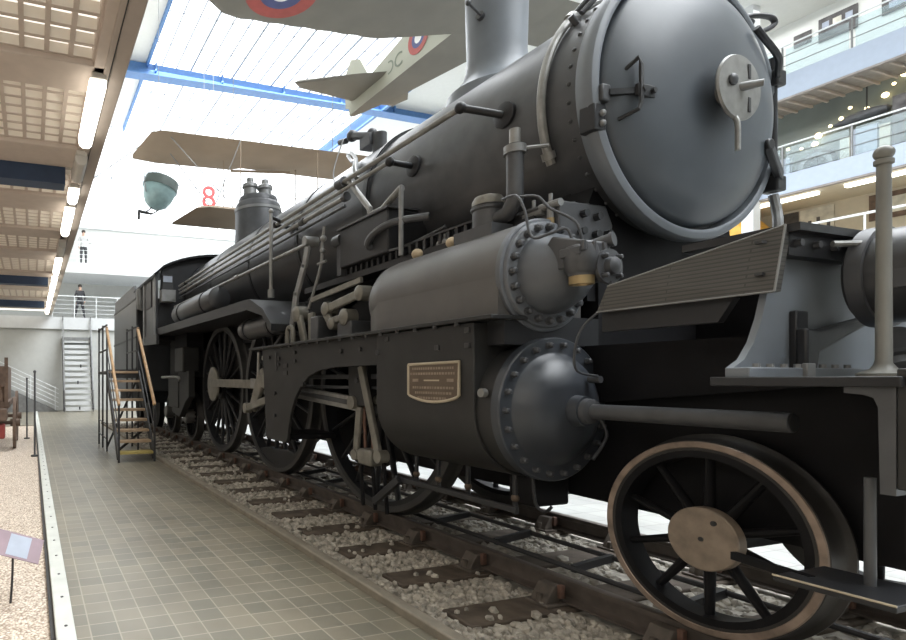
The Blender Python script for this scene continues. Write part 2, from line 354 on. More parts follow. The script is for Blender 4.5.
for y0, L, lit in ((5.5, 1.45, 1), (7.45, 0.75, 0), (8.75, 0.5, 1), (9.75, 1.6, 1), (12.3, 0.9, 0), (13.9, 1.8, 1), (16.4, 0.7, 1), (17.6, 1.4, 1), (19.6, 1.4, 1), (21.8, 1.2, 1), (23.8, 1.3, 1)):
    ordn = ['nearest', 'second nearest', 'third nearest', 'fourth nearest', 'fifth nearest', 'sixth nearest', 'seventh nearest', 'eighth nearest', 'farthest']
    lab = (ordn[ni[1 - lit]] + (' glowing' if lit else ' unlit') + ' tube lamp along the brown gallery edge'); ni[1 - lit] += 1
    r = root('tube_lamp', (0.62, y0, 4.3), lab, 'lamp', 'tube lamps under the gallery edge')
    G().box(0.55, 0.69, y0, y0 + L, 4.38, 4.44).obj('housing', 'lampoff', r, bev=0.008)
    G().prism([(0.53, 4.385), (0.70, 4.385), (0.69, 4.29), (0.65, 4.255), (0.58, 4.255), (0.54, 4.29)], 'y', y0 + 0.02, y0 + L - 0.02).obj('diffuser', 'lamp' if lit else 'lampoff', r, bev=0.01)
# roof: white ceiling beside the skylight, skylight bars and panes, blue truss
quad('ceiling_left_high', 'white', (-9, 4.7, -12, 30.2, 15.0, 15.2))
quad('ceiling_right_high', 'white', (16.3, 30, -12, 30.2, 15.0, 15.2))
g = G()
for k in range(19):
    x = 4.7 + 11.6 * k / 18; b_ = 0.028 if k % 3 == 0 else 0.015; g.box(x - b_, x + b_, -12, 30, 15.0, 15.06)
for k in range(22): g.box(4.7, 16.3, 2.0 * k - 12.006, 2.0 * k - 11.994, 15.02, 15.05)
sk = struct(g.obj('window_2', 'bard'))
G().box(4.7, 16.3, -12, 30, 15.06, 15.07).obj('pane', 'sky', sk)
quad('trim_6', 'truss', (4.62, 4.72, -12, 30, 14.8, 15.2), (16.25, 16.4, -12, 30, 14.6, 15.2))
def truss(y, lab):
    r = root('roof_truss', (3.5, y, 13.6), lab, 'truss')
    pts = [(3.0, 14.55), (8.0, 14.3), (14, 14.3), (22, 14.55)]
    g = G(); g.prism([(3.0, 14.95), (22, 14.95), (22, 14.6), (14, 14.62), (8, 14.52), (3.0, 14.42)], 'y', y, y + 0.16); g.obj('web', 'truss', r)
    G().prism([(3.0, 14.42), (8, 14.52), (14, 14.62), (22, 14.6), (22, 14.54), (14, 14.56), (8, 14.46), (3.0, 14.36)], 'y', y - 0.2, y + 0.36).obj('flange', 'truss', r)
    for x in (5, 8, 11, 14, 17): G().box(x, x + 0.06, y - 0.18, y + 0.34, 14.6, 14.95).obj('stiffener', 'truss', r)
truss(23.5, 'blue steel roof beam crossing under the skylight')
# right side galleries
GX = 25.0
for nm, z0, z1 in (('gallery_slab_high', 11.3, 12.1), ('gallery_slab_low', 7.95, 8.62)):
    s_ = quad(nm, 'fblue', (GX, GX + 0.25, 1, 27, z0, z1)); G().box(GX + 0.25, 26.8 if z0 > 9 else 30, 1, 27, z0 + 0.05, z1).obj('soffit', 'soffit' if z0 > 9 else 'beige', s_)
    G().box(GX + 0.02, GX + 0.2, 1, 27, z0 - 0.06, z0).obj('edge_lip', 'soffit', s_)
g = G()
for k in range(60): g.box(GX + 0.3, 26.8, 1 + k * 0.42, 1.06 + k * 0.42, 11.27, 11.36)
struct(g.obj('gallery_soffit_slats', 'fascia'))
quad('wall_right', 'white', (27.4, 27.6, 0, 27, 12.1, 15.0)); quad('wall_right_middle', 'gdark', (27.2, 27.4, 0, 27, 8.6, 12.1)); quad('wall_right_low', 'beige', (28.0, 28.2, 0, 27, 0, 8.0))
quad('trim_7', 'trim', (GX - 0.3, GX + 0.1, 13.0, 13.35, 0, 15.0))
def gallery_rail(z, lab, glass):
    r = root('gallery_railing', (GX, 4, z), lab, 'railing')
    G().tube([(GX + .1, 3, z + 1.05), (GX + .1, 26, z + 1.05)], 0.03, smooth=False).obj('handrail', 'rail_w', r)
    for h in (0.35, 0.7): G().tube([(GX + .1, 3, z + h), (GX + .1, 26, z + h)], 0.014, 6, smooth=False).obj('rail_bar', 'grey', r)
    for k in range(13): G().box(GX + .08, GX + .12, 3.6 + 1.75 * k, 3.64 + 1.75 * k, z, z + 1.05).obj('post', 'grey', r)
    if glass:
        for k in range(12): G().box(GX + .13, GX + .14, 3.7 + 1.75 * k, 5.3 + 1.75 * k, z + 0.06, z + 0.95).obj('pane', 'glass', r)
gallery_rail(12.1, 'glass railing of the topmost right hand gallery', True)
gallery_rail(8.62, 'railing of the middle right hand gallery in front of the lit exhibits', True)
r = root('gallery_railing', (GX, 4, 5.5), 'lowest white handrail at right in front of the beige wall', 'railing')
G().tube([(GX - .4, 2, 6.62), (GX - .4, 20, 6.62)], 0.04, smooth=False).obj('handrail', 'rail_w', r)
for k in range(10): G().box(GX - .42, GX - .38, 2.5 + 1.9 * k, 2.54 + 1.9 * k, 5.5, 6.62).obj('post', 'rail_w', r)
quad('gallery_floor_lowest', 'beige', (GX - 0.5, 28, 1, 26, 5.2, 5.5))
def poster(x, y0, y1, z0, z1, lab, m='ink', inner=None):
    r = root('poster', (x, y0, z0), lab, 'poster'); G().box(x - 0.03, x, y0, y1, z0, z1).obj('board', m, r)
    if inner:
        for (a, b, c, d, mm) in inner: G().box(x - 0.04, x - 0.03, y0 + (y1 - y0) * a, y0 + (y1 - y0) * b, z0 + (z1 - z0) * c, z0 + (z1 - z0) * d).obj('picture', mm, r)
poster(27.38, 12.65, 13.15, 13.95, 14.4, 'small dark picture board behind the top glass railing', 'ink')
poster(27.38, 11.43, 12.45, 13.75, 14.6, 'wide dark board with pale pictures on the top gallery', 'ink', [(0.12, 0.3, 0.55, 0.8, 'pblue'), (0.4, 0.62, 0.5, 0.8, 'paper'), (0.72, 0.9, 0.5, 0.8, 'pblue')])
poster(27.38, 10.0, 10.85, 13.75, 14.6, 'dark board at the right end of the top gallery', 'ink', [(0.2, 0.8, 0.2, 0.45, 'pblue')])
poster(27.98, 13.3, 13.75, 7.2, 7.9, 'dark picture panel at left on the beige wall', 'ink')
poster(27.98, 12.3, 13.25, 7.0, 7.9, 'pale collage poster of figures on the beige wall', 'paper', [(0.1, 0.2, 0.1, 0.4, 'ink'), (0.4, 0.5, 0.2, 0.6, 'ink'), (0.65, 0.75, 0.15, 0.5, 'ink'), (0.85, 0.93, 0.1, 0.45, 'yellow')])
poster(27.98, 10.4, 11.4, 7.0, 7.9, 'brown panel at the right end of the beige wall', 'wagon', [(0.1, 0.6, 0.2, 0.8, 'paper')])

# ================================================================== track
def rail_profile(xc, zb=0.03, zt=0.174):
    return [(xc - .06, zb), (xc + .06, zb), (xc + .06, zb + .012), (xc + .012, zb + .03), (xc + .012, zt - .04), (xc + .034, zt - .032), (xc + .034, zt - .004), (xc + .028, zt), (xc - .028, zt), (xc - .034, zt - .004), (xc - .034, zt - .032), (xc - .012, zt - .04), (xc - .012, zb + .03), (xc - .06, zb + .012)]
XC = 4.02; ZR = 0.174
for xr, lab in ((3.27, 'near brown steel rail under the locomotive wheels'), (4.77, 'far steel rail under the locomotive, beyond the near wheels')):
    o = G().prism(rail_profile(xr), 'y', -1.2, 18.4).obj('rail', 'rail', loc=(xr, 5, 0.03)); tag(o, lab, 'rail', 'rails of the track')
sn = 0
ords = ['first', 'second', 'third', 'fourth', 'fifth', 'sixth', 'seventh', 'eighth', 'ninth', 'tenth', 'eleventh', 'twelfth', 'thirteenth', 'fourteenth', 'fifteenth', 'sixteenth', 'seventeenth', 'eighteenth', 'nineteenth', 'twentieth', 'twenty-first', 'twenty-second', 'twenty-third']
def make_sleeper():
    r = root('sleeper', (0, 0, 0), 'x', 'sleeper', 'wooden sleepers of the track')
    G().box(2.46, 5.0, -0.13, 0.13, -0.13, 0.014).obj('timber', 'sleeper', r, bev=0.012)
    for xr in (3.27, 4.77):
        p = G().box(xr - .19, xr + .19, -0.09, 0.09, 0.013, 0.031).obj('base_plate', 'chair', r, bev=0.004)
        for s in (-1, 1):
            G().prism([(xr + s * .062, .03), (xr + s * .165, .03), (xr + s * .155, .06), (xr + s * .10, .135), (xr + s * .04, .138), (xr + s * .04, .10)], 'y', -0.06, 0.06).obj('rail_chair', 'chair', r, bev=0.005)
        G().cyl((xr - .16, 0.0, .03), (xr - .16, 0.0, .085), 0.018, n=8).obj('bolt', 'chair', r)
        G().box(xr - .075, xr - .036, -.085, -.055, .06, .145).obj('wedge', 'rust', r, bev=0.006)
    return r
sp = make_sleeper()
ys = [2.74 - 0.67 * 3 + 0.67 * k for k in range(26)]
for k, y in enumerate(ys):
    o = sp if k == 0 else copy_tree(sp)
    o.location = (random.uniform(-.05, .05) * 0.6, y, 0)
    o['label'] = ('tarred wooden sleeper under the leading wheel, %s from the front' % ords[k]) if k < 3 else ('dark wooden sleeper in the ballast, %s counted from the front buffer beam' % (ords[k] if k < len(ords) else ['twenty-fourth', 'twenty-fifth', 'twenty-sixth'][k - 23]))
# ballast: individual stones nobody could count
def ballast():
    t = (1 + sqrt(5)) / 2
    iv = [Vector(p).normalized() for p in [(-1, t, 0), (1, t, 0), (-1, -t, 0), (1, -t, 0), (0, -1, t), (0, 1, t), (0, -1, -t), (0, 1, -t), (t, 0, -1), (t, 0, 1), (-t, 0, -1), (-t, 0, 1)]]
    ff = [(0, 11, 5), (0, 5, 1), (0, 1, 7), (0, 7, 10), (0, 10, 11), (1, 5, 9), (5, 11, 4), (11, 10, 2), (10, 7, 6), (7, 1, 8), (3, 9, 4), (3, 4, 2), (3, 2, 6), (3, 6, 8), (3, 8, 9), (4, 9, 5), (2, 4, 11), (6, 2, 10), (8, 6, 7), (9, 8, 1)]
    vs = []; fs = []
    def strip(x0, x1, y0, y1, n, r0, zf):
        for _ in range(n):
            x = random.uniform(x0, x1); y = random.uniform(y0, y1); r = r0 * random.uniform(0.6, 1.35)
            ks = min(abs(y - yy) for yy in ys); z = zf - 0.015 + random.uniform(-.02, .015)
            if ks < 0.15 and 2.4 < x < 5.02: 
                if random.random() < 0.975: continue
                z = 0.02
            e = [random.uniform(.7, 1.25) for _ in range(3)]; rot = Matrix.Rotation(random.uniform(0, 6.28), 3, 'Z') @ Matrix.Rotation(random.uniform(0, 6.28), 3, 'X')
            b = len(vs)
            for p in iv:
                q = rot @ Vector((p.x * e[0], p.y * e[1], p.z * e[2] * .8)); q *= r * random.uniform(.85, 1.15); vs.append((x + q.x, y + q.y, z + q.z))
            fs.extend([tuple(i + b for i in f) for f in ff])
    strip(2.26, 3.2, 1.2, 4.2, 3900, 0.026, 0.004); strip(2.26, 3.2, 4.2, 8, 3800, 0.028, 0.004); strip(2.26, 3.2, 8, 18.4, 3000, 0.042, 0.0)
    strip(3.33, 4.7, 0.6, 5.5, 2600, 0.036, 0.0); strip(3.33, 4.7, 5.5, 18, 1500, 0.06, 0.0); strip(4.85, 5.0, 0.6, 12, 900, 0.030, 0.0)
    me = bpy.data.meshes.new('ballast'); me.from_pydata(vs, [], fs); me.materials.append(M['stone']); o = bpy.data.objects.new('ballast', me); COL.objects.link(o)
    tag(o, 'pale crushed stone ballast between and beside the rails', 'ballast', kind='stuff')
ballast()

# ================================================================== the locomotive
LO = root('steam_locomotive', (XC, 6.0, ZR), 'huge black steam locomotive standing on the track, smokebox door facing right', 'locomotive')
def P_(g, name, m, bev=0, angle=35, parent=None): return g.obj(name, m, parent or LO, bev, angle=angle)
ZB = 3.24
AY = (0, 1, 0); FY = (0, -1, 0)
def onb(a, y, r): return (XC - r * cos(a), y, ZB + r * sin(a))     # a point on the barrel, angle up from its left side
# barrel
sb = P_(G().lathe((XC, 2.52, ZB), AY, [(0, 0), (0, .83), (.26, .83), (.265, .82), (2.3, .82), (2.3, 0)], 96), 'smokebox', 'dgrey')
for k in range(26):
    G().ball(onb(radians(-60 + k * 8), 2.62, .83), .0135, 8, 6).obj('rivet', 'dgrey', sb)
for k in range(22):
    G().ball(onb(radians(-21) - .035, 2.9 + .085 * k, .82), .013, 8, 6).obj('rivet', 'dgrey', sb)
G().add([onb(radians(-20), 2.8, .822), onb(radians(-20), 4.75, .822), onb(radians(-20), 4.75, .834), onb(radians(-20), 2.8, .834), onb(radians(-25), 2.8, .822), onb(radians(-25), 4.75, .822), onb(radians(-25), 4.75, .834), onb(radians(-25), 2.8, .834)], [(0, 1, 2, 3), (4, 7, 6, 5), (0, 3, 7, 4), (1, 5, 6, 2), (3, 2, 6, 7)]).obj('seam_strip', 'dgrey', sb)
br = P_(G().lathe((XC, 4.80, ZB), AY, [(0, 0), (0, .84), (6.9, .85), (6.9, 0)], 96), 'boiler', 'jacket')
for y in (4.82, 6.35, 8.0, 9.9): G().lathe((XC, y, ZB), AY, [(0, .84), (0, .853), (.07, .853), (.07, .84)], 96).obj('boiler_band', 'black', br)
# front ring and door
P_(G().lathe((XC, 2.52, ZB - .01), FY, [(-.03, .815), (-.03, .86), (.0, .876), (.03, .882), (.06, .884), (.085, .872), (.097, .845), (.097, .83), (.09, .818)], 96, True), 'door_ring', 'blue')
dr = P_(G().lathe((XC, 2.50, ZB - .01), FY, [(-.03, 0), (-.03, .79), (.045, .79), (.068, .78), (.08, .765), (.13, .695), (.175, .58), (.205, .44), (.222, .28), (.23, .14), (.23, 0)], 96), 'smokebox_door', 'door', angle=50)
for dx, dz in ((-.33, -.42), (.02, -.50), (.30, -.46), (-.36, .2), (-.28, -.25), (.1, .45)):
    rr = sqrt(dx * dx + dz * dz); yy = 2.50 - (.23 - .16 * (rr / .72) ** 2 * 0.9) + .005
    G().ball((XC + dx, yy, ZB + dz), .013, 10, 7).obj('door_rivet', 'grey', dr)
# handwheel
hw = P_(G().lathe((XC, 2.29, 3.20), FY, [(0, 0), (0, .075), (.05, .065), (.055, .05), (.09, .05), (.09, .19), (.10, .197), (.112, .19), (.118, .10), (.118, 0)], 40), 'handwheel', 'grey')
hw.data.materials[0] = M['steel']
G().cyl((XC, 2.19, 3.2), (XC + .05, 2.09, 3.19), .028, .02).obj('spindle', 'grey', hw)
G().ball((XC - .085, 2.165, 3.225), .036, 12, 8, (1, .5, 1)).obj('boss', 'dgrey', hw)
G().tube([(XC - .03, 2.19, 3.02), (XC - .03, 2.175, 2.97), (XC - .03, 2.175, 2.815)], .014, 10).obj('handle', 'steel', hw)
for dz in (.1, -.1): G().box(XC + .06, XC + .085, 2.168, 2.176, 3.2 + dz - .045, 3.2 + dz + .045).obj('slot', 'black2', hw, bev=.005)
# hinge on the right, latch on the left
hg = P_(G().cyl((4.845, 2.44, 2.74), (4.845, 2.44, 3.66), .024), 'hinge_pin', 'black')
G().tube([(4.42, 2.31, 3.71), (4.50, 2.31, 3.66), (4.68, 2.33, 3.585), (4.78, 2.38, 3.53), (4.86, 2.42, 3.50)], .020, 8).obj('hinge_strap', 'black', hg)
g = G().bar((4.56, 2.32, 2.98), (4.86, 2.41, 2.84), .04, .075); g.cyl((4.56, 2.30, 2.98), (4.56, 2.35, 2.98), .038); g.obj('hinge_strap', 'black', hg, bev=.008)
for z in (2.80, 3.52): G().box(4.80, 4.90, 2.39, 2.50, z - .06, z + .045).obj('hinge_block', 'black', hg, bev=.012)
P_(G().tube([(4.85, 2.44, 2.72), (4.85, 2.42, 2.6), (4.82, 2.4, 2.5), (4.79, 2.4, 2.3)], .028, 10), 'drain_pipe', 'grey')
la = P_(G().box(3.19, 3.26, 2.40, 2.48, 3.10, 3.20), 'latch', 'dgrey', bev=.01)
G().box(3.15, 3.25, 2.42, 2.52, 2.93, 3.09).obj('latch_bracket', 'black', la, bev=.01)
for z in (2.97, 3.03): G().ball((3.21, 2.415, z), .02, 10, 7).obj('bolt', 'grey', la)
G().bar((3.25, 2.41, 3.15), (3.42, 2.325, 3.15), .04, .035).obj('latch_bar', 'black', la)
G().box(3.36, 3.50, 2.31, 2.335, 3.115, 3.185).obj('latch_plate', 'black', la, bev=.006)
for x in (3.39, 3.47): G().cyl((x, 2.315, 3.15), (x, 2.29, 3.15), .017, n=6).obj('bolt', 'black', la)
G().tube([(3.33, 2.40, 3.27), (3.36, 2.31, 3.33), (3.38, 2.31, 3.29), (3.38, 2.31, 3.07), (3.36, 2.31, 3.03), (3.32, 2.40, 3.0)], .013, 8, smooth=False).obj('latch_handle', 'black', la)
# lamp bracket with hose on the far top of the ring
g = G(); g.tube([(4.60, 2.5, 3.92), (4.72, 2.48, 3.955), (4.86, 2.46, 3.96), (4.90, 2.46, 3.92), (4.80, 2.48, 3.86), (4.70, 2.5, 3.84)], .018, 10); g.ball((4.60, 2.5, 3.92), .04); g.cyl((4.66, 2.52, 3.80), (4.70, 2.50, 3.92), .035)
P_(g, 'lamp_bracket', 'black')
# chimney, domes
ch = P_(G().lathe((XC, 4.02, 3.90), (0, 0, 1), [(0, .45), (.14, .42), (.2, .35), (.28, .285), (.38, .258), (.5, .25), (1.6, .275), (1.6, .24), (1.2, .22)], 56), 'chimney', 'blue')
g = G(); g.cyl((XC - .24, 3.94, 4.66), (XC - .42, 3.90, 4.71), .010); g.ball((XC - .43, 3.90, 4.715), .024); g.cyl((XC - .235, 3.95, 4.66), (XC - .27, 3.94, 4.67), .036); g.obj('bracket', 'dgrey', ch)
d2 = P_(G().lathe((XC, 9.66, 3.9), (0, 0, 1), [(0, .44), (.3, .43), (.72, .43), (.80, .41), (.84, .37), (.90, .365), (.94, .34), (.96, .26), (.96, 0)], 48), 'steam_dome', 'dgrey')
for dx, dy in ((-.16, 0), (.14, .0)):
    G().lathe((XC + dx, 9.66 + dy, 4.88), (0, 0, 1), [(0, .13), (.12, .12), (.14, .15), (.2, .14), (.24, .07), (.32, .06), (.33, 0)], 20).obj('safety_valve', 'grey', d2)
G().lathe((XC, 9.66, 4.62), (0, 0, 1), [(-.06, .43), (-.06, .442), (-.01, .442), (-.01, .43)], 48).obj('dome_band', 'grey', d2)
# valve turret with pipes on the boiler side
g = G(); g.cyl((3.72, 5.38, 4.0), (3.72, 5.38, 4.22), .08); g.cyl((3.66, 5.42, 4.20), (3.66, 5.80, 4.36), .045); g.ball((3.66, 5.85, 4.38), .07); g.ball((3.7, 5.5, 4.27), .06); g.cyl((3.64, 5.95, 4.36), (3.64, 6.1, 4.40), .035); g.box(3.6, 3.75, 5.4, 5.6, 4.1, 4.22)
tv = P_(g, 'valve_turret', 'dgrey')
G().tube([(3.60, 5.95, 4.38), (3.35, 5.75, 3.9), (3.12, 5.3, 3.52), (3.0, 4.95, 3.46)], .008, 6).obj('pull_cord', 'grey', tv)
g = G()
for dz in (0, .07): g.tube([(3.55, 5.7 + dz, 4.1), (3.36, 5.3 + dz, 3.86), (3.20, 5.05, 3.66 + dz), (3.06, 4.85, 3.50 + dz), (3.02, 4.75, 3.42)], .022, 8)
g.obj('feed_pipe', 'grey', tv)
# grey pipe hugging the smokebox
gp = P_(G().tube([onb(radians(a), 2.79, .86) for a in range(-26, 72, 6)], .027, 10), 'blower_pipe', 'steel')
for a in (-22, 46): G().cyl(onb(radians(a - 1.6), 2.79, .86), onb(radians(a + 1.6), 2.79, .86), .042, n=14).obj('clamp', 'steel', gp)
g = G(); g.tube([onb(radians(47), 2.78, .87), onb(radians(55), 2.72, .9), onb(radians(52), 2.66, .88), onb(radians(44), 2.7, .86)], .018, 8); g.cyl(onb(radians(40), 2.72, .82), onb(radians(40), 2.72, .90), .02); g.obj('clip', 'dgrey', gp)
# handrail and long pipes with brackets
for y, z, zb in ((3.28, 3.42, 3.33), (4.12, 3.34, 3.33), (6.5, 3.42, 3.40), (10.9, 3.40, 3.38)):
    b = P_(G().lathe((3.21, y - .16 if y < 4 else y, zb), (-1, 0, 0), [(0, 0), (0, .09), (.03, .09), (.04, .06), (.04, 0)], 14), 'handrail_bracket', 'black')
    g = G().cyl((3.18, y - .16 if y < 4 else y, zb), (2.95, y, z), .026); g.ball((2.95, y, z), .042); g.obj('bracket_arm', 'black', b)
for y0, y1, x, z, r in ((3.28, 11.4, 2.95, 3.42, .024), (4.1, 11.4, 2.95, 3.34, .020), (4.9, 11.4, 2.97, 3.27, .026), (4.9, 11.5, 2.98, 3.19, .016)):
    P_(G().tube([(x, y0, z), (x, y1, z)], r, 10, smooth=False), 'side_pipe', 'steel' if r != .016 else 'dgrey')
for x, y0, y1, z, r_ in ((2.97, 4.84, 4.9, 3.27, .045), (2.97, 5.75, 5.85, 3.27, .038), (2.95, 4.86, 4.98, 3.42, .05)): P_(G().cyl((x, y0, z), (x, y1, z), r_, n=14), 'pipe_union', 'dgrey') 
P_(G().tube([(2.97, 4.87, 3.42), (2.97, 4.80, 3.40), (2.97, 4.45, 3.03), (2.97, 4.44, 2.97), (2.97, 4.25, 2.97), (2.97, 4.0, 3.07), (2.97, 3.98, 3.07)], .03, 10, smooth=False), 'zigzag_pipe', 'steel')
P_(G().tube([(2.97, 3.99, 3.09), (2.97, 3.99, 2.50)], .022, 10, smooth=False), 'stand_pipe', 'grey')
P_(G().tube([(3.12, 3.82, 2.80), (2.95, 4.05, 2.80), (2.9, 4.26, 2.76), (2.9, 4.38, 2.68), (2.98, 4.36, 2.64)], .032, 10), 'bent_pipe', 'dgrey')
P_(G().tube([(2.98, 4.36, 2.64), (2.94, 4.2, 2.58), (3.0, 3.95, 2.58), (3.1, 3.6, 2.66)], .012, 8), 'oil_pipe', 'dgrey')
lb = P_(G().box(2.93, 3.35, 4.12, 4.92, 2.56, 2.94), 'lubricator_box', 'black', bev=.015)
G().box(2.91, 3.35, 4.10, 4.94, 2.94, 2.96).obj('lid', 'dgrey', lb)
G().box(2.95, 3.0, 4.92, 5.0, 2.5, 2.85).obj('side_bracket', 'dgrey', lb)
for dz, x in ((2.62, 2.92), (2.62, 2.92)): pass
g = G(); g.cyl((2.97, 4.92, 2.86), (2.97, 5.06, 2.86), .06); g.obj('drive_flange', 'dgrey', lb)
g = G(); g.tube([(2.85, 5.08, 3.02), (2.85, 5.12, 2.86), (2.85, 5.16, 2.62), (2.85, 5.42, 2.22)], .017, 8); g.ball((2.85, 5.1, 2.9), .035); g.ball((2.85, 5.12, 2.78), .03); g.cyl((2.85, 5.22, 2.66), (2.85, 5.05, 2.66), .014)
P_(g, 'lubricator_drive', 'grey')
# reversing rod and its bent post
P_(G().tube([(2.80, 5.36, 2.90), (2.80, 7.6, 2.92), (2.80, 11.2, 2.95)], .022, 10, smooth=False), 'reversing_rod', 'steel')
g = G(); g.cyl((2.80, 7.45, 2.92), (2.80, 7.57, 2.92), .035); P_(g, 'rod_joint', 'steel')
g = G(); g.bar((2.80, 5.33, 2.90), (2.80, 5.43, 2.66), .035, .085, (0, 1, 0)); g.bar((2.80, 5.42, 2.70), (2.80, 5.62, 2.38), .035, .09, (0, 1, 0)); g.bar((2.80, 5.61, 2.42), (2.80, 5.80, 1.83), .035, .10, (0, 1, 0)); g.cyl((2.74, 5.32, 2.92), (2.9, 5.32, 2.92), .055)
P_(g, 'reversing_lever', 'grey', bev=.008)
vr = P_(G().tube([(2.75, 6.2, 2.46), (2.75, 6.2, 3.46)], .021, 10, smooth=False), 'handrail_post', 'steel')
G().ball((2.75, 6.2, 3.49), .03).obj('knob', 'steel', vr); G().cyl((2.75, 6.2, 2.44), (2.75, 6.2, 2.54), .04, n=12).obj('foot', 'grey', vr)
G().cyl((2.75, 6.2, 3.42), (2.95, 6.35, 3.42), .022).obj('arm', 'black', vr)
# running board at the rear, dropping to the bracket plate
g = G(); g.prism([(11.9, 2.55), (11.9, 2.40), (6.5, 2.32), (6.02, 2.20), (5.75, 2.0), (5.75, 2.08), (6.0, 2.28), (6.4, 2.44), (6.5, 2.45)], 'x', 2.55, 3.3)
P_(g, 'running_board', 'black')
P_(G().box(3.0, 3.3, 2.7, 5.8, 2.44, 2.50), 'inner_running_board', 'black')
g = G()
for k in range(24): g.box(2.99, 3.02, 2.9 + k * .09, 2.93 + k * .09, 2.50, 2.58)
g.box(2.985, 3.025, 2.9, 5.0, 2.575, 2.59); P_(g, 'board_lattice', 'black')
# air reservoirs
for y0, y1, z, r, x in ((8.2, 10.7, 2.72, .19, 2.78), (5.9, 7.2, 2.12, .13, 2.80)):
    t_ = P_(G().lathe((x, y0, z), AY, [(0, 0), (.0, r * .6), (.04, r * .95), (.09, r), (y1 - y0 - .09, r), (y1 - y0 - .04, r * .95), (y1 - y0, r * .6), (y1 - y0, 0)], 32), 'air_reservoir', 'jacket')
    for q in (.2, .8): G().lathe((x, y0 + (y1 - y0) * q, z), AY, [(0, r), (0, r + .012), (.06, r + .012), (.06, r)], 32).obj('strap', 'black', t_)
# frame plates and dark inner works
P_(G().box(3.42, 3.47, 2.6, 13.6, .98, 2.1), 'main_frame', 'frame'); P_(G().box(4.57, 4.62, 1.95, 13.6, .98, 2.1), 'main_frame', 'frame')
P_(G().box(3.30, 4.74, 2.7, 11.8, 2.05, 2.44), 'frame_deck', 'frame')
P_(G().prism([(3.35, 1.95), (3.30, 2.44), (3.42, 2.70), (4.62, 2.70), (4.74, 2.44), (4.69, 1.95)], 'y', 2.62, 4.6), 'smokebox_saddle', 'frame')
P_(G().box(3.3, 4.74, 9.8, 12.3, .95, 2.75), 'firebox', 'frame'); P_(G().box(3.55, 4.5, 5.3, 9.6, 1.25, 2.05), 'ashpan', 'frame')
P_(G().box(3.55, 4.5, 2.7, 4.3, .95, 2.0), 'inner_cylinder_block', 'frame')
P_(G().box(3.6, 4.4, 3.1, 6.1, .60, 1.3), 'brake_gear_casing', 'frame'); P_(G().box(3.6, 4.4, 6.1, 11.0, .66, 1.3), 'ashpan_hopper', 'frame')
# ---- wheels
def wheel_parts(r, ns, near, hubr, hubmat, cw=None, spoke_w=(.06, .045), tw=.135, rim=(0.075, 0.15)):
    """rim centred on the origin, axle along +x, outer face at x=0"""
    R2 = r - rim[0]; R3 = r - rim[1]
    w_ = bpy.data.objects.new('x', None)
    g = G().lathe((0, 0, 0), (1, 0, 0), [(.0, R3), (.0, R2), (tw, R2), (tw, R3)], 72, True)
    g.lathe((0, 0, 0), (1, 0, 0), [(-.02, 0), (-.02, hubr * .9), (0, hubr), (.16, hubr), (.16, 0)], 36)
    def spoke(gg, a):
        c, s = cos(a), sin(a); p = (0.07, hubr * .8 * c, hubr * .8 * s); q = (0.07, (R3 + .01) * c, (R3 + .01) * s)
        P0 = Vector(p); P1 = Vector(q); d = Vector((0, -s, c)); x = Vector((1, 0, 0)); n = 10; vs = []
        for pt, k in ((P0, 1.0), (P1, .72)):
            for i in range(n):
                th = 2 * pi * i / n; vs.append(pt + d * (cos(th) * spoke_w[0] / 2 * k) + x * (sin(th) * spoke_w[1] * k))
        fs = [(i, (i + 1) % n, (i + 1) % n + n, i + n) for i in range(n)]
        gg.add(vs, fs)
    sps = []
    for k in range(ns):
        a = 2 * pi * k / ns + pi / 2 + (.0 if ns < 13 else .1)
        if near: gg = G(); spoke(gg, a); sps.append(gg)
        else: spoke(g, a)
    ty = G().lathe((0, 0, 0), (1, 0, 0), [(.0, R2), (.0, r - .006), (.006, r), (tw * .72, r + .004), (tw * .8, r + .012), (tw * .88, r + .030), (tw * .97, r + .030), (tw, r + .02), (tw, R2)], 96, True)
    return g, sps, ty
def add_wheel(name, y, r, ns, near, hubr, tyre_m, body_m, x=3.2, cw=None, rim=(0.075, .15), spoke_w=(.06, .045), label=None):
    zc = ZR + r; g, sps, ty = wheel_parts(r, ns, near, hubr, None, rim=rim, spoke_w=spoke_w)
    sgn = 1 if near else -1
    if not near: x = 2 * XC - x
    def put(gg): gg.v = [(x + sgn * p[0], y + p[1], zc + p[2]) for p in gg.v]; return gg
    wo = P_(put(g), name, body_m)
    put(ty).obj('tyre', tyre_m, wo)
    for s in sps: put(s).obj('spoke', body_m, wo)
    if cw is not None and near:
        a0, half = cw; R3 = r - rim[1]; pts = []
        for k in range(13): t = a0 - half + 2 * half * k / 12; pts.append((y + (R3 + .005) * cos(t), zc + (R3 + .005) * sin(t)))
        t1 = a0 + half; t0 = a0 - half
        pts += [(y + R3 * .84 * cos(a0 + half * .6), zc + R3 * .84 * sin(a0 + half * .6)), (y + R3 * .80 * cos(a0), zc + R3 * .80 * sin(a0)), (y + R3 * .84 * cos(a0 - half * .6), zc + R3 * .84 * sin(a0 - half * .6))]
        G().prism(pts, 'x', x + .01, x + .11).obj('counterweight', body_m, wo, bev=.008)
    return wo, zc
RD = 1.12; RL = .483
lw, zl = add_wheel('leading_wheel', 1.90, RL, 10, True, .11, 'dtyre', 'frame', rim=(.05, .085), spoke_w=(.05, .035))
G().lathe((3.2, 1.90, zl), (1, 0, 0), [(-.002, RL - .036), (-.006, RL - .032), (-.006, RL - .006), (0, RL - .002)], 96).obj('worn_rim', 'tyre', lw)
hb = G().lathe((3.178, 1.885, zl - .005), (1, 0, 0), [(0, 0), (0, .151), (.006, .157), (.06, .157), (.06, 0)], 48).obj('hub_cap', 'hub', lw)
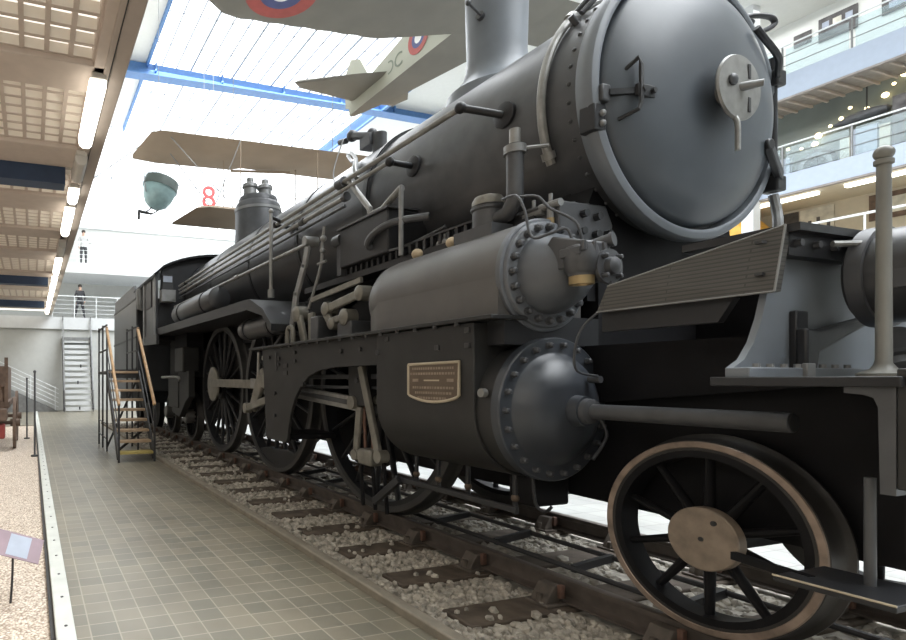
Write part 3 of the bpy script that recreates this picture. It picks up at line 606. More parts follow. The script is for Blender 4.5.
g = G(); g.cyl((3.172, 1.885, zl - .005), (3.181, 1.885, zl - .005), .011, n=12); g.obj('centre_hole', 'black2', lw)
g = G(); g.cyl((3.172, 1.83, zl + .085), (3.181, 1.83, zl + .085), .013, n=12); g.obj('bolt_hole', 'black2', lw)
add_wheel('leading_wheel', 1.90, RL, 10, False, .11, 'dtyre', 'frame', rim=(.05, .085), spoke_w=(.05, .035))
P_(G().cyl((3.22, 1.90, zl), (4.82, 1.90, zl), .085), 'leading_axle', 'frame')
DY = (4.68, 7.09, 9.43)
for i, y in enumerate(DY):
    wo, zd = add_wheel('driving_wheel', y, RD, 18, True, .2, 'wtyre', 'black', cw=(None, (-pi / 2 - .05, .62), None)[i], rim=(.058, .105), spoke_w=(.052, .04))
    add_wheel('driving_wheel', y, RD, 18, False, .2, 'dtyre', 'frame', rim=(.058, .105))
    G().cyl((3.1, y, zd), (4.95, y, zd), .1).obj('axle', 'frame', wo)
for y in (11.35, 13.15):
    wo, zt = add_wheel('trailing_wheel', y, .5, 10, True, .12, 'dtyre', 'frame', rim=(.05, .09))
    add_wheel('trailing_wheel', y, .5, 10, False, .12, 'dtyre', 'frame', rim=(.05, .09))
    G().lathe((3.06, y, zt), (1, 0, 0), [(0, 0), (0, .13), (.02, .15), (.2, .15)], 28).obj('hub_cap', 'chest', wo)
# trailing truck side and injector boxes under the cab
P_(G().prism([(10.55, 1.62), (11.3, 1.62), (11.9, 1.25), (11.9, .75), (11.3, .66), (10.8, 1.0), (10.55, 1.1)], 'x', 2.92, 3.05), 'truck_frame', 'plate', bev=.01)
g = G(); 
for b_ in ((2.9, 3.2, 11.3, 12.2, .85, 1.5), (2.85, 3.2, 10.75, 11.4, 1.6, 2.1)): P_(G().box(*b_), 'injector_box', 'plate', bev=.02)
P_(G().box(2.95, 3.3, 10.8, 12.2, 1.5, 2.42), 'ashpan_side', 'frame')
P_(G().tube([(2.85, 12.6, 1.5), (2.85, 11.2, 1.5), (2.85, 11.0, 1.42)], .03, 8), 'injector_pipe', 'grey')
# ---- low pressure cylinder
CX_, CZ, CR = 2.99, 1.27, .434
pl = [(2.556, 1.80), (2.556, 1.27)] + [(CX_ - CR * cos(t), CZ - CR * sin(t)) for t in [pi * k / 20 for k in range(1, 20)]] + [(3.424, 1.27), (3.424, 1.80)]
cy = P_(G().prism(pl, 'y', 2.73, 3.74), 'cylinder_casing', 'plate', bev=.006)
P_(G().lathe((CX_, 2.60, CZ), AY, [(0, .40), (0, .415), (.14, .415), (.14, .3)], 64), 'low_pressure_cylinder', 'plate')
P_(G().box(2.66, 3.42, 2.60, 2.74, 1.66, 1.835), 'cylinder_saddle', 'black')
cc = P_(G().lathe((CX_, 2.60, CZ), FY, [(0, 0), (0, .434), (.05, .434), (.058, .426), (.058, .345), (.062, .335), (.10, .31), (.15, .24), (.19, .15), (.20, .09), (.26, .085), (.26, 0)], 72), 'cylinder_cover', 'dbl')
bolts(cc, 'dgrey', (CX_, 2.545, CZ), FY, .388, 22, .017, .035)
G().lathe((CX_, 2.36, CZ), FY, [(0, .075), (.05, .07), (.06, .05), (.06, 0)], 24).obj('gland', 'dgrey', cc)
P_(G().lathe((CX_ + .0, 2.40, CZ), FY, [(0, 0), (0, .042), (.96, .042), (.965, .036), (.965, 0)], 24), 'tail_rod', 'dgrey')
G().cyl((CX_ + .12, 2.42, CZ + .18), (CX_ + .12, 2.35, CZ + .18), .02).obj('drain_fitting', 'dgrey', cc)
P_(G().cyl((2.575, 2.66, 1.37), (2.54, 2.66, 1.37), .026), 'casing_plug', 'steel')
for y, z in ((2.78, 1.66), (3.05, 1.66), (3.72, 1.66), (2.78, 1.755), (3.6, 1.755)): P_(G().box(2.545, 2.56, y - .02, y + .02, z - .017, z + .017), 'casing_bolt', 'black2', bev=.004)
# nameplate
npl = [(3.335, 1.555), (2.84, 1.562), (2.842, 1.35)] + [(3.335 - .49 + .49 * t, 1.345 - .045 * sin(pi * t) ** .7) for t in (.04, .1, .2, .3, .4, .5, .6, .7, .8, .9, .96)] + [(3.333, 1.345)]
n_ = P_(G().prism(npl, 'x', 2.544, 2.557), 'nameplate', 'bronze')
ed = npl + [npl[0]]
G().tube([(2.545, a, b) for a, b in ed], .010, 8, smooth=False).obj('plate_rim', 'brim', n_)
g = G(); rows = [(1.525, .40), (1.49, .42), (1.395, .40), (1.36, .36), (1.325, .26)]
for z, wd in rows:
    y = 3.088 - wd / 2
    while y < 3.088 + wd / 2:
        l = random.uniform(.012, .022); g.box(2.5425, 2.545, y, y + l, z - .008, z + .008); y += l + .008
for s in (-1, 1): g.box(2.5425, 2.545, 3.088 + s * .17 - .03, 3.088 + s * .17 + .03, 1.435, 1.455)
g.obj('raised_lettering', 'hub', n_); G().box(2.542, 2.545, 3.02, 3.17, 1.439, 1.449).obj('raised_dash', 'brim', n_)
# bracket plate with the arch and its flange
arch = [(6.08, 1.81), (5.96, .77), (5.44, .77), (5.405, .82), (5.37, .96), (5.32, 1.10), (5.22, 1.26), (5.08, 1.39), (4.92, 1.48), (4.72, 1.535), (4.45, 1.56), (3.74, 1.565), (3.74, 1.81)]
bp = P_(G().prism(arch, 'x', 2.585, 2.62), 'bracket_plate', 'plate', bev=.004)
P_(G().box(2.52, 2.80, 2.56, 6.35, 1.805, 1.83), 'plate_flange', 'plate', bev=.004)
for y, z in ((5.86, 1.70), (5.6, 1.68), (5.6, 1.62), (5.2, 1.73), (5.2, 1.64), (4.0, 1.70), (5.7, 1.3), (5.7, 1.05), (4.3, 1.7)): P_(G().cyl((2.59, y, z), (2.565, y, z), .02, n=8), 'plate_bolt', 'black2')
for y, z in ((5.44, 1.60), (5.44, 1.52)): P_(G().box(2.575, 2.59, y - .05, y + .05, z - .02, z + .02), 'plate_slot', 'black2')
P_(G().box(2.575, 2.59, 5.66, 5.70, 1.55, 1.75), 'plate_slot', 'black2')
g = G(); g.cyl((2.58, 5.06, 1.405), (2.62, 5.06, 1.405), .03); P_(g, 'plate_lug', 'plate')
for k in range(14): P_(G().cyl((2.535, 2.85 + .2 * k, 1.806), (2.535, 2.85 + .2 * k, 1.785), .016, n=8), 'flange_bolt', 'black2')
P_(G().box(2.66, 3.2, 5.45, 5.95, .80, .86), 'plate_foot', 'frame', bev=.006)
# ---- high pressure steam chest
HX, HZ, HR = 2.956, 2.085, .345
hc = P_(G().lathe((HX, 2.60, HZ), AY, [(0, 0), (0, .335), (1.22, .335), (1.33, .325), (1.41, .29), (1.46, .23), (1.485, .1), (1.485, 0)], 64), 'steam_chest', 'chest', angle=60)
P_(G().prism([(2.622, 2.61), (2.622, 3.82), (2.645, 3.95), (2.70, 4.03), (2.82, 4.08), (3.28, 4.08), (3.28, 2.61)], 'z', 1.828, 2.085), 'steam_chest_base', 'chest')
hv = P_(G().lathe((HX, 2.62, HZ), FY, [(0, 0), (0, HR), (.03, HR), (.036, HR - .008), (.036, .325), (.055, .32), (.06, .312), (.06, .25), (.062, .245), (.11, .235), (.19, .20), (.25, .15), (.29, .08), (.30, 0)], 72), 'steam_chest_cover', 'lbl', angle=50)
bolts(hv, 'dgrey', (HX, 2.565, HZ), FY, .283, 20, .021, .04)
# relief valve with brass ring on the cover, and the bypass valve beside it
rv = P_(G().prism([(-.16, 0), (.10, 0), (.13, .10), (.05, .20), (-.16, .13)], 'x', -.12, .06), 'relief_valve', 'dgrey', bev=.01)
rv.data.transform(Matrix.Translation((HX - .03 - 0, 2.36, HZ - .02))); rv.data.transform(Matrix.Translation((0, 0, 0)))
def fixoff(o): pass
rv.data.transform(Matrix.Translation((0, 0, 0)))
g = G(); g.lathe((2.86, 2.27, 2.10), (0, 0, -1), [(-.08, 0), (-.08, .075), (-.03, .085), (.0, .085), (.06, .078), (.075, .065), (.085, .065)], 28); g.box(2.78, 2.94, 2.22, 2.34, 2.12, 2.17)
P_(g, 'relief_valve_body', 'dgrey', bev=.006)
for dx in (-.075, .0, .075): P_(G().cyl((2.86 + dx, 2.20, 2.14), (2.86 + dx, 2.20, 2.19), .014, n=8), 'valve_stud', 'dgrey')
P_(G().lathe((2.86, 2.27, 2.015), (0, 0, -1), [(0, 0), (0, .062), (.045, .06), (.045, .045), (0.03, .04), (.03, 0)], 24), 'brass_ring', 'brass')
bv = P_(G().cyl((2.955, 2.40, 2.06), (2.955, 2.18, 2.06), .085, .07), 'bypass_valve', 'dgrey')
G().lathe((2.955, 2.20, 2.06), FY, [(0, 0), (0, .095), (.02, .095), (.022, .05), (.05, .045), (.062, .02), (.062, 0)], 24).obj('valve_cover', 'dgrey', bv)
bolts(bv, 'dgrey', (2.955, 2.18, 2.06), FY, .073, 4, .013, .03, a0=pi / 4)
g = G(); g.cyl((2.92, 2.36, 2.17), (2.985, 2.2, 2.21), .035); g.cyl((2.985, 2.2, 2.21), (2.99, 2.185, 2.212), .04); P_(g, 'bypass_elbow', 'dgrey')
P_(G().cyl((2.88, 2.34, 2.15), (2.88, 2.34, 2.23), .02), 'brass_union', 'brass')
g = G(); g.tube([(2.88, 2.34, 2.22), (2.86, 2.36, 2.30), (2.80, 2.42, 2.28), (2.76, 2.5, 2.28), (2.76, 2.55, 2.45), (2.75, 2.6, 2.55), (2.8, 2.75, 2.58)], .008, 8)
g.tube([(2.93, 2.32, 2.22), (2.90, 2.34, 2.34), (2.84, 2.45, 2.44), (2.80, 2.5, 2.52), (2.78, 2.62, 2.55)], .008, 8); P_(g, 'oil_lines', 'dgrey')
P_(G().tube([(2.96, 2.18, 1.98), (2.95, 2.2, 1.86), (2.87, 2.27, 1.74), (2.85, 2.30, 1.62), (2.9, 2.33, 1.50), (CX_ + .12, 2.37, CZ + .20)], .007, 8), 'drain_line', 'dgrey')
P_(G().tube([(CX_ + .3, 2.5, CZ - .05), (CX_ + .3, 2.45, CZ - .16), (CX_ + .2, 2.46, CZ - .3)], .010, 8), 'drain_line', 'dgrey')
# squared valve casing beside the smokebox
vb = P_(G().prism([(3.03, 2.30), (3.03, 2.54), (3.42, 2.54), (3.48, 2.42), (3.46, 2.30)], 'y', 2.55, 3.0), 'valve_casing', 'dgrey', bev=.01)
for x, z in ((3.22, 2.47), (3.33, 2.46), (3.42, 2.36), (3.20, 2.36), (3.32, 2.35)): G().cyl((x, 2.555, z), (x, 2.515, z), .024, n=8).obj('bolt', 'black', vb)
for x in (3.1, 3.22, 3.34): G().cyl((x, 2.62, 2.53), (x, 2.62, 2.565), .018, n=8).obj('stud', 'dgrey', vb)
# cream oil-cup knobs, snifting valve and pipe, small cocks on top
for y in (3.73, 3.34):
    k_ = P_(G().ball((2.93, y, 2.455), .046, 14, 9, (1, 1, .9)), 'oil_cup', 'cream'); G().cyl((2.93, y, 2.38), (2.93, y, 2.43), .025, n=12).obj('stem', 'brass', k_)
sv = P_(G().lathe((2.95, 3.02, 2.40), (0, 0, 1), [(0, .10), (.19, .10), (.20, .112), (.215, .112), (.22, .1), (.27, .092), (.30, .05), (.31, 0)], 28), 'snifting_valve', 'dgrey')
G().lathe((2.95, 3.02, 2.63), (0, 0, 1), [(0, .104), (.03, .102), (.06, .085), (.075, .04), (.08, 0)], 28).obj('cap', 'rod', sv)
G().box(2.82, 3.1, 2.86, 3.2, 2.36, 2.47).obj('base', 'dgrey', sv)
P_(G().tube([(2.95, 2.98, 2.52), (2.95, 2.86, 2.53), (2.95, 2.80, 2.60), (2.95, 2.80, 2.72), (2.95, 2.80, 2.96)], .052, 12, smooth=False), 'snifting_pipe', 'dgrey')
P_(G().cyl((2.95, 2.80, 2.90), (2.95, 2.80, 2.95), .066), 'pipe_collar', 'grey')
P_(G().cyl((2.95, 2.80, 2.95), (2.95, 2.80, 3.06), .033), 'pipe_nozzle', 'steel')
P_(G().tube([(2.96, 2.78, 2.93), (3.1, 2.68, 2.93)], .012, 6, smooth=False), 'pipe_stay', 'grey')
for y, s in ((2.60, 1), (3.22, .9), (3.52, .9), (2.72, .8)):
    g = G(); g.cyl((3.02, y, 2.40), (3.02, y, 2.40 + .13 * s), .02, n=10); g.cyl((3.02, y - .07, 2.40 + .12 * s), (3.02, y + .07, 2.40 + .12 * s), .024, n=10); g.cyl((3.02, y, 2.5), (3.02, y, 2.56 + .03 * s), .012, n=8); P_(g, 'oil_cock', 'grey')
    P_(G().cyl((3.02, y, 2.36), (3.02, y, 2.44), .022, n=10), 'cock_nut', 'brass')
P_(G().tube([(3.02, 2.6, 2.52), (3.0, 2.8, 2.52), (3.02, 3.2, 2.52), (3.02, 3.6, 2.5), (3.02, 3.95, 2.48), (3.02, 4.2, 2.42)], .014, 8), 'oil_pipe', 'dgrey')
# ---- motion
mx = 2.90
def rod(name, a, b, w_, t=.05, x=mx, m='rod', bev=.008): return P_(G().bar((x, *a), (x, *b), t, w_, (0, -(b[1] - a[1]), (b[0] - a[0]))), name, m, bev)
P_(G().box(2.84, 2.96, 3.74, 6.0, 1.455, 1.50), 'slide_bar', 'dgrey', bev=.006); P_(G().box(2.84, 2.96, 3.74, 6.0, 1.36, 1.39), 'slide_bar', 'dgrey', bev=.006)
ch_ = P_(G().box(2.80, 3.0, 4.24, 4.55, 1.21, 1.58), 'crosshead', 'plate', bev=.015)
G().cyl((2.77, 4.46, 1.24), (2.84, 4.46, 1.24), .06).obj('crosshead_pin', 'rod', ch_)
G().cyl((2.79, 4.40, 1.44), (2.81, 4.40, 1.44), .028, n=12).obj('crosshead_hole', 'black2', ch_)
P_(G().cyl((mx, 3.7, 1.27), (mx, 4.3, 1.27), .04), 'piston_rod', 'rod')
rod('connecting_rod', (4.42, 1.22), (7.09, 1.40), .13, .055, 2.86, 'steel'); 
rod('connecting_rod_flute', (4.60, 1.235), (6.9, 1.388), .05, .062, 2.86, 'dgrey')
cl = rod('combination_lever', (4.40, 1.20), (4.46, .76), .075, .035, 2.83, 'rod'); G().cyl((2.80, 4.46, .76), (2.88, 4.46, .76), .05).obj('lever_boss', 'rod', cl)
ul = rod('radius_lever', (4.30, 1.57), (4.03, .80), .075, .04, 2.78, 'rod'); G().cyl((2.75, 4.02, .80), (2.84, 4.02, .80), .055).obj('lever_boss', 'rod', ul)
rod('union_link', (4.46, .76), (4.02, .80), .085, .05, 2.83, 'rod')
P_(G().box(2.75, 2.9, 4.12, 4.32, .70, .84), 'link_bearing', 'rod', bev=.02)
for y in (4.38, 4.26): rod('hanger', (y, 1.2), (y - .03, .80), .035, .02, 2.86, 'rust')
for y in (4.44, 4.25, 4.08): P_(G().tube([(2.86, y, .78), (2.88, y - .02, .3)], .018, 8, smooth=False), 'drain_hanger', 'frame')
rod('coupling_rod', (9.43, 1.39), (7.0, 1.38), .13, .05, 3.05, 'rod')
for y, z, rr in ((9.43, 1.37, .30), (7.0, 1.38, .17)): 
    b_ = P_(G().lathe((3.08, y, z), (-1, 0, 0), [(0, 0), (0, rr), (.03, rr), (.035, rr - .02), (.035, 0)], 32), 'crank_boss', 'rod')
# return crank and link at the middle driver, forward of the bracket plate's edge
g = G(); g.prism([(6.80, 1.02), (6.95, 1.10), (6.66, 1.55), (6.52, 1.60), (6.45, 1.45)], 'x', 2.76, 2.82); P_(g, 'return_crank', 'rod', bev=.015)
g = G(); g.bar((2.72, 6.98, 1.06), (2.72, 6.15, 1.22), .05, .09); g.cyl((2.68, 6.92, 1.07), (2.78, 6.92, 1.07), .07); P_(g, 'eccentric_rod', 'rod', bev=.01)
P_(G().ball((2.78, 6.2, 1.08), .16, 16, 10, (.3, .55, 1.1)), 'link_weight', 'rod')
g = G(); g.bar((2.78, 6.5, 1.35), (2.78, 6.36, 1.66), .05, .10); g.bar((2.8, 6.3, 1.62), (2.8, 6.2, 1.3), .04, .09); g.cyl((2.74, 6.45, 1.72), (2.84, 6.45, 1.72), .03); P_(g, 'expansion_link', 'rod', bev=.01)
P_(G().cyl((2.76, 6.62, 1.50), (2.76, 6.60, 1.80), .022), 'oil_pot', 'steel')
# valve gear levers above the bracket plate
va = [('valve_link', (4.97, 2.16), (4.35, 2.23), .085), ('valve_guide', (5.0, 2.13), (4.86, 1.98), .09), ('valve_link_lower', (4.95, 2.02), (4.6, 2.05), .07), ('rocker', (5.60, 2.20), (5.45, 1.84), .10), ('rocker', (5.30, 2.16), (5.28, 1.84), .10)]
for n__, a, b, wd in va: rod(n__, a, b, wd, .05, 2.82, 'rod', .014)
for y, z, rr in ((4.97, 2.16, .07), (4.36, 2.23, .07), (4.62, 2.04, .08), (5.62, 2.18, .09), (4.85, 2.0, .06)): P_(G().lathe((2.79, y, z), (-1, 0, 0), [(-.12, 0), (-.12, rr), (.0, rr), (.012, rr * .8), (.02, rr * .3), (.02, 0)], 20), 'pin_boss', 'rod')
P_(G().tube([(2.74, 5.72, 1.84), (2.74, 5.72, 1.98), (2.74, 5.68, 2.03), (2.74, 5.62, 2.03), (2.74, 5.58, 1.98), (2.74, 5.58, 1.84)], .028, 8), 'guide_loop', 'rod')
for b_ in ((2.98, 3.2, 4.2, 4.42, 1.83, 2.26), (2.8, 3.2, 4.5, 4.75, 1.83, 2.0), (2.75, 3.2, 5.05, 5.2, 1.83, 2.10)): P_(G().box(*b_), 'gear_pedestal', 'dgrey', bev=.015)
P_(G().bar((2.85, 5.34, 2.30), (2.85, 4.4, 2.36), .03, .05), 'gear_rod', 'rod')
P_(G().box(3.2, 3.42, 3.9, 6.1, 1.8, 2.44), 'gear_backing', 'frame')
P_(G().tube([(2.85, 6.35, 1.84), (2.9, 5.85, 2.2)], .02, 8, smooth=False), 'thin_stay', 'dgrey')
# pull rods and pipes below, between wheels and cylinder
g = G()
for x, z in ((3.86, .20), (3.50, .16)): g.tube([(x, 1.2, z), (x, 9.5, z)], .018, 8, smooth=False)
for k in range(12): g.bar((3.50, 1.5 + k * .67, .16), (3.86, 1.5 + k * .67, .20), .035, .05)
P_(g, 'brake_pull_rods', 'black2')
g = G(); g.bar((2.78, 3.8, .66), (2.78, 2.62, .66), .03, .04); g.bar((2.75, 4.05, .42), (2.75, 3.72, .66), .04, .06); P_(g, 'drain_cock_rod', 'black', bev=.006)
for y in (3.7, 3.45, 3.15, 2.75): 
    P_(G().cyl((2.9, y, .60), (2.9, y, .86), .016), 'drain_cock', 'black'); P_(G().ball((2.9, y, .70), .026), 'cock_body', 'bronze')
P_(G().tube([(2.9, 2.62, .86), (2.9, 2.60, .70), (2.9, 2.54, .66), (2.9, 2.49, .70)], .010, 8), 'cock_hook', 'black')
P_(G().box(3.0, 3.3, 2.7, 2.9, .64, .84), 'drain_manifold', 'frame', bev=.02)
# ---- front platform
ap_b = [(2.79, 1.36, 1.80), (3.33, 2.62, 1.84)]
g = G()
A0, A1, B0, B1 = (2.79, 1.40, 1.80), (2.86, 1.40, 2.07), (2.79, 2.13, 1.80), (2.81, 2.09, 1.93)
T = Vector((0, -.0, -.012))
g.hexa([A0, B0, (2.83, 2.13, 1.80), (2.83, 1.40, 1.80)], [A1, B1, (2.84, 2.09, 1.93), (2.90, 1.40, 2.07)])
ap = P_(g, 'apron_plate', 'deck', angle=30)
G().tube([A0, A1], .0045, 6, smooth=False).obj('edge_trim', 'grey', ap); G().tube([A1, B1], .0035, 6, smooth=False).obj('edge_trim', 'grey', ap); G().tube([A0, B0], .004, 6, smooth=False).obj('edge_trim', 'grey', ap)
for z in (1.87, 2.0): G().box(2.79, 2.825, 1.44, 1.465, z, z + .012).obj('step_slot', 'black2', ap)
P_(G().prism([(1.56, 1.80), (2.14, 1.80), (2.14, 1.70), (1.62, 1.70)], 'x', 2.84, 2.88), 'apron_lip', 'black')
P_(G().box(2.87, 5.17, 1.36, 1.78, 2.04, 2.072), 'front_platform', 'black')
P_(G().box(2.88, 5.15, 1.40, 1.46, 1.95, 2.04), 'platform_angle', 'black')
for k in range(9): P_(G().cyl((2.93 + k * .12, 1.405, 2.0), (2.93 + k * .12, 1.38, 2.0), .015, n=8), 'angle_rivet', 'dgrey')
sp_ = [(2.86, 1.955), (2.84, 1.80), (2.80, 1.68), (2.74, 1.58), (2.66, 1.52), (2.54, 1.49), (2.54, 1.465), (3.75, 1.465), (3.75, 1.955)]
sp_ = [(2.87, 1.955), (2.85, 1.82), (2.81, 1.70), (2.76, 1.60), (2.70, 1.53), (2.63, 1.495), (2.63, 1.46), (3.9, 1.46), (3.9, 1.955)]
fs_ = P_(G().prism(sp_, 'y', 1.45, 1.475), 'support_plate', 'blue')
G().box(2.60, 3.9, 1.38, 1.46, 1.458, 1.497).obj('bottom_flange', 'blue', fs_, bev=.004)
for k in range(8): G().cyl((2.67 + .085 * k, 1.395, 1.497), (2.67 + .085 * k, 1.395, 1.512), .012, n=8).obj('bolt', 'grey', fs_)
G().box(2.93, 2.985, 1.365, 1.385, 1.46, 1.515).obj('clip', 'trim', fs_, bev=.004).data.materials[0] = M['grey']
bk = P_(G().prism([(2.98, 1.66), (3.07, 1.655), (3.40, 1.72), (3.40, 1.68), (3.28, 1.64), (3.07, 1.56), (3.05, 1.47), (2.98, 1.47)], 'y', 1.39, 1.43), 'cast_bracket', 'black', bev=.01)
P_(G().box(2.985, 3.065, 1.425, 1.452, 1.46, 1.735), 'bracket_upright', 'black', bev=.006)
g = G(); g.cyl((3.24, 1.25, 1.62), (3.12, 1.18, 1.50), .05); g.lathe((3.13, 1.19, 1.51), (-.8, -.45, -.5), [(0, .05), (0, .07), (.03, .07), (.03, .055), (.05, .055), (.05, .065), (.09, .06), (.10, 0)], 20); P_(g, 'pipe_coupling', 'dgrey')
# tank on the front deck
tk = P_(G().lathe((3.31, 1.36, 1.87), FY, [(0, 0), (0, .175), (.02, .19), (.50, .19), (.53, .15), (.54, 0)], 40), 'front_air_tank', 'jacket')
G().lathe((3.31, 1.34, 1.87), FY, [(0, .19), (0, .205), (.05, .205), (.05, .19)], 40).obj('tank_rim', 'dgrey', tk)
G().box(3.10, 3.13, 1.0, 1.2, 1.80, 1.87).obj('tank_bracket', 'dgrey', tk)
P_(G().box(3.30, 3.50, 1.0, 1.12, 1.46, 1.70), 'tank_saddle', 'frame')
P_(G().tube([(3.08, 1.36, 2.0), (3.35, 1.2, 1.99)], .012, 8, smooth=False), 'deck_rod', 'steel')
# deck, side valance, buffer beam, post, steps
P_(G().box(2.58, 5.46, 0.98, 1.50, 1.425, 1.46), 'front_deck', 'black', bev=.004)
P_(G().prism([(1.04, 1.43), (2.9, 1.43), (3.05, 1.0), (2.78, .69), (1.04, .66)], 'x', 3.40, 3.44), 'front_frame', 'frame')
P_(G().prism([(1.5, 1.66), (2.6, 1.66), (2.6, 1.30), (1.5, 1.42)], 'x', 3.30, 3.36), 'inner_valance', 'frame')
P_(G().box(2.75, 5.24, 1.0, 1.04, .87, 1.43), 'guard_plate', 'frame')
bb = P_(G().box(2.60, 5.44, .96, 1.0, 1.10, 1.485), 'buffer_beam', 'chest', bev=.006); bb.data.materials[0] = M['plate']
P_(G().prism([(1.0, 1.425), (1.0, 1.08), (1.035, 1.08), (1.04, 1.36), (1.05, 1.39), (1.075, 1.40), (1.12, 1.405), (1.12, 1.425)], 'x', 2.60, 2.66), 'corner_bracket', 'dgrey')
g = G(); g.lathe((2.95, 1.165, 1.46), (0, 0, 1), [(0, .07), (.012, .07), (.028, .036), (.05, .022), (.77, .019), (.775, .026), (.79, .026), (.795, .02)], 24); g.ball((2.95, 1.165, 2.275), .028)
P_(g, 'deck_post', 'post')
P_(G().cyl((2.68, 1.09, 1.12), (2.68, 1.09, .757), .015), 'step_hanger', 'dgrey')
st = P_(G().box(2.50, 2.80, .96, 1.26, .735, .757), 'step', 'black', bev=.004); 
G().tube([(2.50, .96, .757), (2.50, 1.26, .757)], .004, 6, smooth=False).obj('worn_edge', 'brim', st)
P_(G().bar((2.60, 1.2, .745), (2.67, 1.47, .745), .025, .03), 'step_stay', 'frame')
# ---- cab
cab = P_(G().prism([(11.75, 2.42), (11.75, 3.74), (13.9, 3.74), (13.9, 3.2), (13.2, 3.1), (13.2, 2.42)], 'x', 2.52, 2.57), 'cab_side', 'jacket')
G().box(2.50, 2.53, 12.15, 12.75, 3.05, 3.65).obj('window_opening', 'black2', cab); G().box(2.49, 2.52, 12.9, 13.0, 2.3, 3.7).obj('grab_rail', 'grey', cab)
G().box(2.49, 2.505, 11.75, 11.82, 2.42, 3.74).obj('corner_strip', 'grey', cab)
rf = [(2.47 + 3.10 * k / 16, 3.70 + .50 * max(0, sin(pi * k / 16)) ** .6) for k in range(17)]
P_(G().prism(rf + [(x, z - .05) for x, z in rf[::-1]], 'y', 11.6, 14.2), 'cab_roof', 'frame')
P_(G().prism([(2.56, 2.42)] + rf[1:-1] + [(5.5, 2.42)], 'y', 11.78, 11.84), 'cab_front', 'black')
wn = P_(G().box(2.66, 2.90, 11.74, 11.78, 3.38, 3.72), 'cab_front_window', 'black2', bev=.01); G().box(2.68, 2.88, 11.73, 11.74, 3.55, 3.68).obj('pane', 'pblue', wn)
P_(G().box(2.60, 2.9, 11.5, 11.74, 3.1, 3.35), 'number_plate_box', 'grey')
P_(G().box(5.47, 5.52, 11.75, 13.9, 2.42, 3.74), 'cab_side_far', 'jacket')
P_(G().box(2.6, 5.4, 11.8, 13.6, 2.3, 2.42), 'cab_floor', 'frame')
P_(G().prism([(11.6, 2.42), (13.2, 2.42), (13.2, 2.26), (11.6, 2.2)], 'x', 2.50, 2.56), 'cab_sill', 'jacket')
# ---- tender
TE = root('tender', (XC, 16.5, ZR), 'grey riveted tender coupled behind the cab beside the wooden stairs', 'tender')
tb = G().box(2.52, 5.52, 14.1, 18.1, 1.15, 3.55).obj('tank', 'jacket', TE, bev=.03)
G().prism([(14.3, 3.55), (18.1, 3.55), (18.1, 3.92), (14.6, 3.92)], 'x', 2.55, 2.60).obj('coal_board', 'dgrey', TE)
G().prism([(14.3, 3.55), (18.1, 3.55), (18.1, 3.92), (14.6, 3.92)], 'x', 5.44, 5.49).obj('coal_board', 'dgrey', TE)
for z in (1.7, 2.5, 3.5): G().box(2.505, 2.525, 14.1, 18.1, z, z + .05).obj('rivet_strip', 'black', TE)
G().box(2.7, 5.34, 14.2, 18.0, .85, 1.15).obj('tender_frame', 'frame', TE)
for y in (14.9, 16.2, 17.5):
    for s in (0, 1):
        x = 3.2 if s == 0 else 4.84
        a = G().lathe((x, y, ZR + .5), (1, 0, 0) if s == 0 else (-1, 0, 0), [(0, 0), (0, .5), (.1, .502), (.11, .53), (.135, .53), (.135, 0)], 48).obj('tender_wheel', 'frame', TE)
g = G(); g.lathe((2.50, 13.45, 3.15), (0, 0, 1), [(0, .08), (.45, .11), (.5, .08), (.5, 0)], 16); g.obj('side_lantern', 'grey', LO)

# ================================================================== stairs, posts, boards on the floor
def wooden_stairs():
    r = root('access_stairs', (1.75, 9.8, 0), 'black steel museum stairs with wooden treads and handrails beside the cab', 'stairs')
    n = 9; y0, y1, z1 = 9.75, 11.3, 1.62
    for k in range(n):
        y = y0 + (y1 - y0) * k / (n - 1) * .97; z = z1 * (k + 1) / n
        G().box(1.45, 2.05, y, y + .24, z - .045, z).obj('tread', 'yellow' if k == 0 else 'tread', r, bev=.004)
    for x in (1.42, 2.05):
        G().bar((x + .015, y0 + .05, .1), (x + .015, y1, z1 - .05), .03, .20).obj('stringer', 'black2', r)
        G().bar((x + .015, y0 - .02, 0), (x + .015, y0 - .02, 1.02), .035, .035).obj('newel_post', 'black2', r)
        G().bar((x + .015, y1 + .05, 0), (x + .015, y1 + .05, 2.5), .035, .035).obj('post', 'black2', r)
        G().bar((x + .015, y0 - .04, 1.0), (x + .015, y1 + .1, 2.50), .05, .07).obj('handrail', 'wood', r, bev=.012)
        G().bar((x + .015, y0, .55), (x + .015, y1 + .05, 2.05), .02, .025).obj('mid_rail', 'black2', r)
        for yy in (y1 + .75, y1 + 1.45):
            G().bar((x + .015, yy, 0), (x + .015, yy, 2.6), .035, .035).obj('post', 'black2', r)
        for z in (2.05, 2.55): G().bar((x + .015, y1 + .05, z), (x + .015, y1 + 1.45, z), .025, .03).obj('top_rail', 'black2', r)
    G().box(1.42, 2.1, y1, y1 + 1.5, z1 - .06, z1).obj('landing', 'black2', r)
    G().box(1.42, 2.1, y1 - .02, y1, z1 - .14, z1 + .03).obj('landing_edge', 'black2', r)
    for zz in (.25, .55): G().bar((1.435, y1 + .05, zz), (1.435, y1 + 1.45, zz), .02, .02).obj('brace', 'black2', r)
    G().bar((1.44, y0 + .3, .15), (2.06, y0 + .7, .55), .03, .04).obj('cross_brace', 'black2', r)
    G().bar((1.44, y1 + .05, .1), (2.06, y1 + .05, 1.5), .03, .04).obj('cross_brace', 'black2', r)
wooden_stairs()
